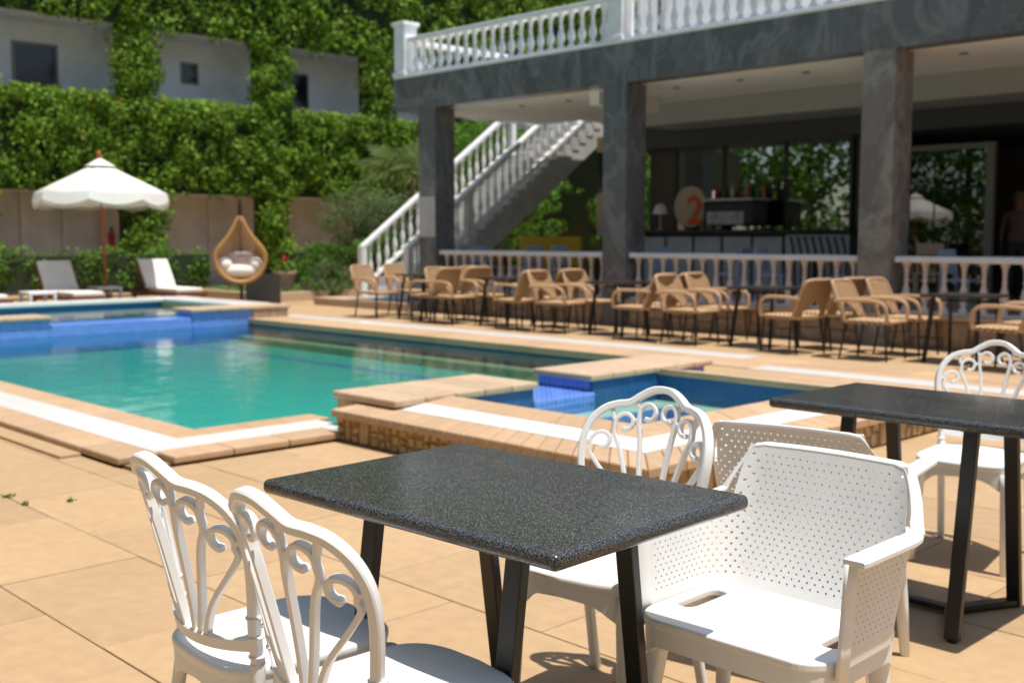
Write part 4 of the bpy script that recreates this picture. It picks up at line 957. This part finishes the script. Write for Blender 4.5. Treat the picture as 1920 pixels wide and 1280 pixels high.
for i, (x, ph) in enumerate(spots):
    if i == 0: WT.location = (x, 14.1, TF); WT['label'] = 'white topped terrace table ' + ph
    else: dup(WT, (x, 14.1, TF), 0, 'white topped terrace table ' + ph)
    for s_ in (-1, 1):
        lab = f'pale blue terrace chair {ph}, ' + ('facing away from the stairs' if s_ < 0 else 'facing the stairs')
        loc = (x + s_ * .55, 14.0 + random.uniform(-.1, .1), TF); rz = -s_ * math.pi / 2 * -1 + random.uniform(-.2, .2)
        rz = (-math.pi / 2 if s_ < 0 else math.pi / 2) + random.uniform(-.2, .2)
        if first: BC.location = loc; BC.rotation_euler = (0, 0, rz); BC['label'] = lab; first = False
        else: dup(BC, loc, rz, lab)
# wooden chair near the doorway
t = thing('wooden_chair', 'plain wooden chair standing by the glazed door', 'chair', (-7.75, 16.5, TF), math.radians(200))
q = MB(); q.box(-.2, .2, -.2, .2, .43, .46); q.obj('seat', m_cream, t, bevel=.006)
q = MB(); q.box(-.2, .2, -.22, -.19, .72, .9); q.obj('backrest', m_cream, t, bevel=.006)
for x in (-.18, .18):
    q = MB(); q.box(x - .018, x + .018, -.222, -.188, 0, .719); q.obj('leg', m_cream, t)
    q = MB(); q.box(x - .018, x + .018, .16, .195, 0, .43); q.obj('leg', m_cream, t)

# ---- people
def person(label, loc, rz, shirt, trousers, h=1.72):
    t = thing('person', label, 'person', loc, rz)
    J = {'pel': (0, 0, .95, .14), 'bel': (0, .0, 1.12, .135), 'che': (0, .0, 1.32, .15), 'nck': (0, .0, 1.47, .06), 'hd0': (0, .01, 1.55, .075), 'hd1': (0, .015, 1.64, .085), 'hd2': (0, .01, 1.70, .06)}
    E_ = [('pel', 'bel'), ('bel', 'che'), ('che', 'nck'), ('nck', 'hd0'), ('hd0', 'hd1'), ('hd1', 'hd2')]
    for s, n_ in ((-1, 'l'), (1, 'r')):
        J.update({'hip' + n_: (s * .10, 0, .88, .095), 'kne' + n_: (s * .11, .01, .48, .06), 'ank' + n_: (s * .11, -.02, .09, .042), 'toe' + n_: (s * .12, .14, .035, .035),
                  'sho' + n_: (s * .19, 0, 1.41, .06), 'elb' + n_: (s * .25, -.02, 1.13, .042), 'wri' + n_: (s * .25, .10, .90, .03), 'han' + n_: (s * .245, .14, .82, .03)})
        E_ += [('pel', 'hip' + n_), ('hip' + n_, 'kne' + n_), ('kne' + n_, 'ank' + n_), ('ank' + n_, 'toe' + n_), ('che', 'sho' + n_), ('sho' + n_, 'elb' + n_), ('elb' + n_, 'wri' + n_), ('wri' + n_, 'han' + n_)]
        for i, (dx, dz, dl) in enumerate(((-.03, -.05, 0), (-.01, -.085, 0), (.01, -.085, 0), (.025, -.075, 0), (-.045, -.02, .02))):
            J[f'f{i}' + n_] = (s * (.245) + dx, .165 + dl, .82 + dz, .009); E_.append(('han' + n_, f'f{i}' + n_))
    keys = list(J); me = bpy.data.meshes.new('body'); me.from_pydata([J[k][:3] for k in keys], [(keys.index(a), keys.index(b_)) for a, b_ in E_], [])
    o = bpy.data.objects.new('body', me); COL.objects.link(o); o.parent = t; o.scale = (h / 1.76,) * 3
    sk = o.modifiers.new('skin', 'SKIN'); ss = o.modifiers.new('sub', 'SUBSURF'); ss.levels = 2; ss.render_levels = 2
    for i, k in enumerate(keys):
        v = me.skin_vertices[0].data[i]; v.radius = (J[k][3] * (1.15 if k in ('che', 'bel', 'pel') else 1), J[k][3] * (.8 if k in ('che', 'bel', 'pel') else 1)); v.use_root = (k == 'pel')
    # clothing colours by height on one body
    mt = bpy.data.materials.new('clothed_body'); mt.use_nodes = True; n = mt.node_tree.nodes; l = mt.node_tree.links; bb = n['Principled BSDF']; bb.inputs['Roughness'].default_value = .8
    tc = n.new('ShaderNodeTexCoord'); sx = n.new('ShaderNodeSeparateXYZ'); rp = n.new('ShaderNodeValToRGB'); rp.color_ramp.interpolation = 'CONSTANT'
    dv = n.new('ShaderNodeMath'); dv.operation = 'DIVIDE'; dv.inputs[1].default_value = 2.0
    l.new(tc.outputs['Object'], sx.inputs[0]); l.new(sx.outputs[2], dv.inputs[0]); l.new(dv.outputs[0], rp.inputs[0]); l.new(rp.outputs[0], bb.inputs[0])
    e = rp.color_ramp.elements; e[0].color = (.02, .02, .02, 1); e[1].position = .045; e[1].color = (*trousers, 1)
    for p, c in ((.475, shirt), (.735, (.45, .24, .17))): x = e.new(p); x.color = (*c, 1)
    me.materials.append(mt)
    q = MB(); V, F = blob(.092, .10, .085, (0, -.012, 1.70), 2.2, 10); q.add([(x, y, z) for x, y, z in V], [f for f in F if sum(V[i][2] for i in f) / 4 > 1.675 or sum(V[i][1] for i in f) / 4 < -.04]); ho = q.obj('hair', m_hair, t, smooth='all'); ho.scale = (h / 1.76,) * 3
    q = MB(); q.bar((0, .09, 1.645), (0, .118, 1.62), .022, .03); q.add(*blob(.012, .006, .008, (-.03, .088, 1.655), 2, 6)).add(*blob(.012, .006, .008, (.03, .088, 1.655), 2, 6)).add(*blob(.025, .006, .006, (0, .086, 1.585), 2, 6)).add(*blob(.012, .022, .032, (-.09, .0, 1.63), 2, 6)).add(*blob(.012, .022, .032, (.09, .0, 1.63), 2, 6))
    fo = q.obj('face', m_skin, t, smooth='all'); fo.scale = (h / 1.76,) * 3
    return t
person('person in a dusky pink shirt standing in the dark cafe doorway', (-7.25, 18.6, TF), math.radians(200), (.26, .15, .15), (.08, .08, .10), 1.72)
person('person in brown top working behind the bar counter', (-9.85, 17.9, TF), math.radians(180), (.20, .09, .05), (.05, .05, .06), 1.7)

# ================================================================== FRONT TABLES
def make_table(label, x0, x1, y0, y1, rz=0, zt=.765):
    t = thing('granite_table', label, 'table', ((x0 + x1) / 2, (y0 + y1) / 2, 0), rz, 'granite topped terrace tables')
    hw, hd = (x1 - x0) / 2, (y1 - y0) / 2
    q = MB(); q.prism(rrect(hw, hd, .016, 4), zt - .036, zt); o = q.obj('table_top', m_granite, t)
    bv = o.modifiers.new('bevel', 'BEVEL'); bv.width = .0155; bv.segments = 6; bv.limit_method = 'ANGLE'; bv.angle_limit = math.radians(60)
    o.data.polygons.foreach_set('use_smooth', [True] * len(o.data.polygons)); o.data.set_sharp_from_angle(angle=math.radians(70))
    ix, it, ib = .245, .165, .065
    q = MB(); q.box(-hw + ix - .03, hw - ix + .03, -.02, .02, zt - .06, zt - .038).box(-hw + ix - .028, -hw + ix + .028, -hd + it - .03, -.0205, zt - .0595, zt - .0375).box(-hw + ix - .028, -hw + ix + .028, .0205, hd - it + .03, zt - .0595, zt - .0375).box(hw - ix - .028, hw - ix + .028, -hd + it - .03, -.0205, zt - .0595, zt - .0375).box(hw - ix - .028, hw - ix + .028, .0205, hd - it + .03, zt - .0595, zt - .0375)
    q.obj('top_frame', m_black, t, bevel=.002)
    for sx in (-1, 1):
        for sy in (-1, 1):
            q = MB(); q.bar((sx * (hw - ix), sy * (hd - it), zt - .038), (sx * (hw - ix), sy * (hd - ib), .008), .050, .028, side=(1, 0, 0)); q.obj('leg', m_black, t, bevel=.003)
            q = MB(); q.bar((sx * (hw - ix), sy * (hd - ib), .019), (sx * (hw - ix - .11), sy * .03, .021), .045, .022); q.obj('foot_bar', m_black, t, bevel=.003)
            q = MB(); q.lathe([(.016, 0), (.016, .008)], 10, (sx * (hw - ix), sy * (hd - ib), 0)); q.obj('foot_pad', m_black, t)
    q = MB(); q.bar((-(hw - ix - .1), 0, .023), ((hw - ix - .1), 0, .023), .045, .022); q.obj('stretcher', m_black, t, bevel=.003)
    return t
make_table('black granite table in front with two scroll back chairs on its near side', -2.378, -1.410, 1.458, 2.146, math.radians(2.3))
make_table('black granite table farther back, cut by the picture edge', -2.262, -1.318, 3.535, 4.19)

# ---- scroll back chair
def make_scroll_chair():
    t = thing('scroll_chair', 'x', 'chair', (0, 0, 0), 0, 'white scroll back chairs')
    K, HWD = .075, .215
    def S(s, z):   # back surface: reclined, ends wrapping forward (+y)
        return Vector((s, -.195 - .19 * max(0, z - .44) - .12 * max(0, z - .44) ** 2 + K * (s / HWD) ** 2, z))
    def Nn(s, z): return Vector((-2 * K * s / HWD ** 2, 1, .22)).normalized()
    half = [(0, .895), (.035, .890), (.068, .872), (.098, .852), (.135, .846), (.17, .832), (.198, .80), (.213, .755), (.2145, .70), (.205, .63), (.192, .56), (.183, .50), (.18, .45)]
    # fine outline through all control points
    cp = [Vector((-x, z, 0)) for x, z in half[::-1]] + [Vector((x, z, 0)) for x, z in half[1:]]
    sp = spline(cp, 5)
    q = MB(); pts = [S(p.x, p.y) for p in sp]; nr = [Nn(p.x, p.y) for p in sp]
    q.sweep(pts, nr, .0215, .029, k=8); q.obj('back_frame', m_plastic, t, smooth='crisp')
    # fan ribs with scrolls
    ribs = [(.036, .822, .0285, .052, .022), (.105, .790, .029, .118, .042), (.166, .735, .029, .172, .062)]
    for sgn in (-1, 1):
        for i, (cs, cz, R, smid, sbot) in enumerate(ribs):
            path = [(sbot, .505), (sbot + (cs + R - sbot) * .30, .58), (sbot + (cs + R - sbot) * .72, cz - .085), (cs + R * .93, cz - .035)]
            path2 = []
            nsp = 22
            tilt = (0, .25, .5)[i]
            for k in range(nsp + 1):
                a = -tilt + (k / nsp) * math.radians(300); rr = R * (1 - .38 * (k / nsp) ** 1.5)
                path2.append((cs + rr * math.cos(a), cz + rr * math.sin(a)))
            p_ = spline([Vector((x, z, 0)) for x, z in path] + [Vector((path2[0][0], path2[0][1], 0))], 5)[:-1] + [Vector((x, z, 0)) for x, z in path2]
            P3 = [S(sgn * v.x, v.y) for v in p_]; N3 = [Nn(sgn * v.x, v.y) for v in p_]
            n_ = len(P3); wd = np.full(n_, .0118); wd[-4:] = [.013, .0155, .016, .011]
            q = MB(); q.sweep(P3, N3, list(wd), .020, k=8); q.obj('rib', m_plastic, t, smooth='crisp')
            # little bridge from scroll to the frame
        for (a, b_) in (((.070, .838), (.076, .866)), ((.138, .80), (.15, .838)), ((.196, .735), (.213, .735)), ((.066, .80), (.079, .797))):
            q = MB(); q.sweep([S(sgn * a[0], a[1]), S(sgn * (a[0] + b_[0]) / 2, (a[1] + b_[1]) / 2), S(sgn * b_[0], b_[1])], Nn(sgn * a[0], a[1]), .012, .018, k=8); q.obj('bridge', m_plastic, t, smooth='crisp')
    # lower cross bar
    q = MB(); xs = [-.185 + .37 * k / 14 for k in range(15)]
    q.sweep([S(x, .505 - .012 * (1 - (x / .185) ** 2)) for x in xs], [Vector((-2 * K * x / HWD ** 2, 1, .2)) for x in xs], .034, .026, k=8); q.obj('cross_bar', m_plastic, t, smooth='crisp')
    # seat
    out = []
    for k in range(44):
        a = 2 * math.pi * k / 44; c, s = math.cos(a), math.sin(a); ex = .42
        x = math.copysign(abs(c) ** ex, c) * .205; y = math.copysign(abs(s) ** ex, s) * .205
        x *= (1 - .07 * (1 - (y + .2) / .4)); y += .028 * (1 - (x / .2) ** 2) * (1 if y > 0 else -.4) + .005
        out.append((x, y))
    q = MB(); n = len(out)
    rows = [(.93, .412), (.985, .418), (1.0, .432), (1.0, .441), (.985, .4465), (.94, .447), (.6, .443), (.25, .440)]
    V = [(x * f, y * f, z) for f, z in rows for x, y in out]; F = [(i * n + k, i * n + (k + 1) % n, (i + 1) * n + (k + 1) % n, (i + 1) * n + k) for i in range(len(rows) - 1) for k in range(n)]
    F += [tuple(range(n - 1, -1, -1)), tuple(range((len(rows) - 1) * n, len(rows) * n))]
    q.add(V, F); q.obj('seat', m_plastic, t, smooth='all')
    # apron with arched lower edge
    V = []; F = []
    oi = [(x * .985, y * .985) for x, y in out]
    for x, y in oi:
        dcorner = min(math.hypot(abs(x) - .18, y - .19), math.hypot(abs(x) - .165, y + .175)); dip = .058 * math.exp(-(dcorner / .065) ** 2)
        V += [(x, y, .42), (x * .99, y * .99, .388 - dip), (x * .93, y * .93, .388 - dip), (x * .93, y * .93, .415)]
    for k in range(n):
        a = k * 4; b_ = ((k + 1) % n) * 4
        for j in range(3): F.append((a + j, b_ + j, b_ + j + 1, a + j + 1))
    q = MB(); q.add(V, F); q.obj('apron', m_plastic, t, smooth=True)
    for s in (-1, 1):
        q = MB(); q.sweep([(s * .178, .188, .41), (s * .179, .192, .36), (s * .181, .198, .2), (s * .184, .205, 0.0)], Vector((0, 1, 0)), [.052, .048, .038, .028], [.05, .046, .036, .028], k=14, ex=2.6); q.obj('front_leg', m_plastic, t, smooth='all')
        lg = [S(s * .18, .46), Vector((s * .178, -.165 + K * .6, .40)) , Vector((s * .182, -.175, .25)), Vector((s * .192, -.235, 0))]
        lg[1] = Vector((s * .179, -.150, .40)); sp_ = spline(lg, 5)
        q = MB(); q.sweep(sp_, Vector((0, 1, 0)), [.030 + .006 * math.sin(min(1, k / 8) * 3) for k in range(len(sp_))], .032, k=12, ex=2.4)
        for zz in (.475, .52, .565):
            p = S(s * (.18 + .02 * (zz - .46) / .15), zz); q.lathe([(.0135, -.004), (.0195, -.002), (.0195, .002), (.0135, .004)], 14, tuple(p))
        q.obj('rear_leg', m_plastic, t, smooth='all')
    return t
SC = make_scroll_chair()
SC.location = (-1.735, 1.345, 0); SC.rotation_euler = (0, 0, math.radians(-3)); SC['label'] = 'white scroll back chair nearest the camera, in front of the granite table'
dup(SC, (-2.185, 1.365, 0), math.radians(-3), 'white scroll back chair behind the nearest one on the same table side')
dup(SC, (-2.035, 2.37, 0), math.radians(188), 'white scroll back chair across the front granite table, facing the camera')
dup(SC, (-1.95, 4.64, 0), math.radians(188), 'white scroll back chair behind the farther granite table at the picture edge')

# ---- perforated armchair
def make_perf_chair():
    t = thing('perforated_armchair', 'x', 'armchair', (0, 0, 0), 0, 'white perforated armchairs')
    bh, cr = .18, .095; arc = cr * math.pi / 2; L = bh + arc + .245; BY = -.165
    def plan(u):
        s = 1 if u >= 0 else -1; a = abs(u)
        if a <= bh: p = (a, BY, 0, -1)
        elif a <= bh + arc:
            f = (a - bh) / cr; p = (bh + cr * math.sin(f), BY + cr - cr * math.cos(f), math.sin(f), -math.cos(f))
        else: p = (bh + cr, BY + cr + (a - bh - arc), 1, 0)
        return s * p[0], p[1], s * p[2], p[3]
    def W(u, z, off=0):
        x, y, nx, ny = plan(u); lean = (z - .44) * (.25 if ny < -.01 else .05); lean = (z - .44) * (.06 + .20 * max(0, -ny))
        bulge = .0
        return (x + nx * (lean + off), y + ny * (lean + off), z)
    def perf(mb, mp, u0, u1, v0, v1, a, h, r):
        n = max(2, round((u1 - u0) / a)); m = max(2, round((v1 - v0) / h)); a = (u1 - u0) / n; h = (v1 - v0) / m; ix = {}
        def B(i, j):
            if (i, j) not in ix: ix[(i, j)] = len(mb.v); mb.v.append(tuple(mp(u0 + i * a / 2, v0 + j * h)))
            return ix[(i, j)]
        for j in range(m):
            st = j % 2
            if st:
                for i in (0, 2 * n - 1): mb.f.append((B(i, j), B(i + 1, j), B(i + 1, j + 1), B(i, j + 1)))
            for k in range(n - st):
                i = 2 * k + st; cu = u0 + (i + 1) * a / 2; cv = v0 + (j + .5) * h
                o = [B(i, j), B(i + 1, j), B(i + 2, j), B(i + 2, j + 1), B(i + 1, j + 1), B(i, j + 1)]; b0 = len(mb.v)
                for dx, dy in ((-.87, -.5), (0, -1), (.87, -.5), (.87, .5), (0, 1), (-.87, .5)): mb.v.append(tuple(mp(cu + dx * r, cv + dy * r)))
                for q_ in range(6): mb.f.append((o[q_], o[(q_ + 1) % 6], b0 + (q_ + 1) % 6, b0 + q_))
    def plain(mb, mp, u0, u1, v0, v1, n, m):
        b0 = len(mb.v)
        for j in range(m + 1):
            for i in range(n + 1): mb.v.append(tuple(mp(u0 + (u1 - u0) * i / n, v0 + (v1 - v0) * j / m)))
        for j in range(m):
            for i in range(n): mb.f.append((b0 + j * (n + 1) + i, b0 + j * (n + 1) + i + 1, b0 + (j + 1) * (n + 1) + i + 1, b0 + (j + 1) * (n + 1) + i))
    ARM, TOP = .652, .793
    PL = L - .055; nA = 2 * round(PL / .0225); aA = 2 * PL / nA; mR = 14; hR = (ARM - .445) / mR
    u_lo = aA * round(.232 / aA); u_hi = .204
    Wf = lambda u, z: W(u, z)
    def Wt(u, z):
        f = (z - ARM) / (TOP - ARM); return W(u * (1 + (u_hi / u_lo - 1) * f), z)
    q = MB()
    perf(q, Wf, -PL, PL, .445, ARM, aA, hR, .0034)
    plain(q, Wf, -PL, PL, .40, .445, 2 * nA, 2)
    plain(q, Wf, -L, -PL, .445, ARM, 3, mR); plain(q, Wf, PL, L, .445, ARM, 3, mR)
    plain(q, Wf, -L, -PL, .40, .445, 3, 2); plain(q, Wf, PL, L, .40, .445, 3, 2)
    nU = round(2 * u_lo / aA); mU = 7; zU = TOP - .016
    perf(q, Wt, -u_lo, u_lo, ARM, zU, aA, (zU - ARM) / mU, .0034)
    plain(q, Wt, -u_lo, u_lo, zU, TOP, 2 * nU, 1)
    o = q.obj('shell', m_plastic2, t, smooth='all')
    bm = bmesh.new(); bm.from_mesh(o.data); bmesh.ops.remove_doubles(bm, verts=bm.verts[:], dist=.0006); bmesh.ops.recalc_face_normals(bm, faces=bm.faces[:]); bm.to_mesh(o.data); bm.free()
    s = o.modifiers.new('solid', 'SOLIDIFY'); s.thickness = .0045; s.offset = 0
    es_ = o.modifiers.new('split', 'EDGE_SPLIT'); es_.split_angle = math.radians(35)
    # rolled rim round the raised back, running into the arms
    path = []
    for k in range(9): f = k / 8; path.append((u_lo + .02 - f * (u_lo + .02 - u_hi), ARM + .004 + (TOP - .022 - ARM) * f) if k else (u_lo + .045, ARM + .002))
    rim = [(u, z) for u, z in path] + [(u_hi - .005, TOP - .006), (u_hi - .02, TOP)] + [(u_hi - .02 - k * (2 * u_hi - .04) / 16, TOP + .004 * math.sin(math.pi * k / 16)) for k in range(1, 16)]
    rim += [(-u_hi + .02, TOP), (-u_hi + .005, TOP - .006)] + [(-u, z) for u, z in path[::-1]]
    P3 = [W(u, z, .013) for u, z in rim]; N3 = [(plan(u)[2], plan(u)[3], .1) for u, z in rim]
    q = MB(); q.sweep(P3, N3, .009, .032, k=8); q.obj('back_rim', m_plastic2, t, smooth='crisp')
    for sg in (-1, 1):
        us = [u_lo + .012 + (L - u_lo - .012) * k / 20 for k in range(21)]
        q = MB(); wds = [.016 + .042 * min(1, k / 5) ** .7 for k in range(21)]; wds[-1] = .050
        q.sweep([W(sg * u, ARM + .004, -.004 + .022 * min(1, k / 6)) for k, u in enumerate(us)], (0, 0, 1), wds, .013, k=8); q.obj('armrest', m_plastic2, t, smooth='crisp')
        q = MB(); q.sweep([W(sg * (L - .022), z, .003) for z in (.375, .45, .53, .60, ARM)], (plan(sg * L)[2], 0, 0), .05, .013, k=10, ex=5); q.obj('arm_post', m_plastic2, t, smooth='all')
    # seat with two slots
    bm = bmesh.new()
    outer = rrect(.266, .195, .075, 8, 0, .020); outer = [(x, y + (.022 * (1 - (x / .27) ** 2) if y > .1 else 0)) for x, y in outer]
    loops = [outer] + [rrect(.026, .09, .024, 5, s_ * .205, .0) for s_ in (-1, 1)]
    es = []
    for lp in loops:
        vs = [bm.verts.new((x, y, .422)) for x, y in lp]
        es += [bm.edges.new((vs[i], vs[(i + 1) % len(vs)])) for i in range(len(vs))]
    bmesh.ops.triangle_fill(bm, use_beauty=True, edges=es)
    me = bpy.data.meshes.new('seat'); bm.normal_update(); bm.to_mesh(me); bm.free(); me.materials.append(m_plastic)
    for p in me.polygons:
        if p.normal.z < 0: p.flip()
    o = bpy.data.objects.new('seat', me); COL.objects.link(o); o.parent = t
    so = o.modifiers.new('solid', 'SOLIDIFY'); so.thickness = .022; so.offset = -1
    bv = o.modifiers.new('bevel', 'BEVEL'); bv.width = .006; bv.segments = 3; bv.limit_method = 'ANGLE'; bv.angle_limit = math.radians(50)
    V = []; F = []; n = len(outer)
    for x, y in outer:
        dc = math.hypot(abs(x) - .235, abs(y - .02) - .165); dip = .055 * math.exp(-(dc / .06) ** 2)
        V += [(x * .992, y * .992, .415), (x * .985, y * .985, .373 - dip), (x * .93, y * .93, .373 - dip), (x * .93, y * .93, .40)]
    for k in range(n):
        a = k * 4; b_ = ((k + 1) % n) * 4
        for j in range(3): F.append((a + j, b_ + j, b_ + j + 1, a + j + 1))
    q = MB(); q.add(V, F); q.obj('apron', m_plastic2, t, smooth=True)
    for sx in (-1, 1):
        for sy in (-1, 1):
            x, y = sx * .218, .02 + sy * .155
            q = MB(); q.sweep([(x * .97, y * .97, .395), (x * 1.0, y * 1.0, .32), (x * 1.07, y * 1.08, .17), (x * 1.12, y * 1.15, 0)], Vector((0, 1, 0)), [.062, .05, .038, .03], [.058, .046, .036, .028], k=12, ex=3); q.obj('leg', m_plastic2, t, smooth='all')
    return t
PC = make_perf_chair()
PC.location = (-1.470, 2.335, 0); PC.rotation_euler = (0, 0, math.radians(181)); PC['label'] = 'white perforated armchair facing the front granite table, its seat in sun'
dup(PC, (-1.82, 3.13, 0), math.radians(11), 'white perforated armchair seen from behind, its back shaded, at the farther table')

# ---- greenery and parasols on the far side that the cafe glazing mirrors; last two trees added unseen to block sky light
TREE_LAB = ['far corner by the parasols', 'opposite the ivy house', 'opposite the hot tub', 'opposite the marble pillars', 'behind the front tables', 'beyond the farther table', 'added out of view to block sky light beside the front table', 'added out of view to block sky light beside the farther table']
for k in range(8):
    tx = -31 + k * 6.6; t = thing('garden_tree', ('leafy garden tree mirrored in the cafe glazing, ' if k < 6 else 'leafy garden tree ') + TREE_LAB[k], 'tree', (tx, -6.5, 0) if k < 6 else (7.5, -1.5 + 7 * (k - 6), 0), 0 if k < 6 else math.pi / 2, 'garden trees across the pool')
    q = MB(); q.tube(spline([(0, 0, 0), (.1, .05, 1.5), (0, 0, 4), (.3, 0, 7)], 5), .2, 9, .06); q.obj('trunk', m_trunk, t, smooth=True)
    nc = 150; C = np.stack([rng.uniform(-3.6, 3.6, nc), rng.uniform(-1.3, 1.3, nc), rng.uniform(.6, 9.0, nc)], 1); C[:, 0] *= 1 - .25 * np.abs(C[:, 2] - 4.5) / 4.5
    P, d = clump_points(C, rng.uniform(.5, .95, nc), 55); leaves('crown', P, d, .30, m_shrub, t)
dup(U0, (-17.6, -2.0, 0), 0, 'cream parasol across the pool garden mirrored in the cafe glazing')
# small weeds in the deck joints
def weed(x, y, lab):
    n = 26; P = rng.normal(0, 1, (n, 3)) * [.012, .012, .004] + [0, 0, .008]
    o = leaves('weed', P, P + [0, 0, .02], .018, m_hedge); o.location = (x, y, 0); tag(o, lab, 'weed', 'weeds in the deck joints')
weed(-5.93, 2.10, 'small green weed in the deck joint, farthest of three beside the pool corner')
weed(-5.72, 2.11, 'small green weed in the deck joint, middle one of three')
weed(-5.62, 2.30, 'larger tuft of green weed in the paving near the pool corner')
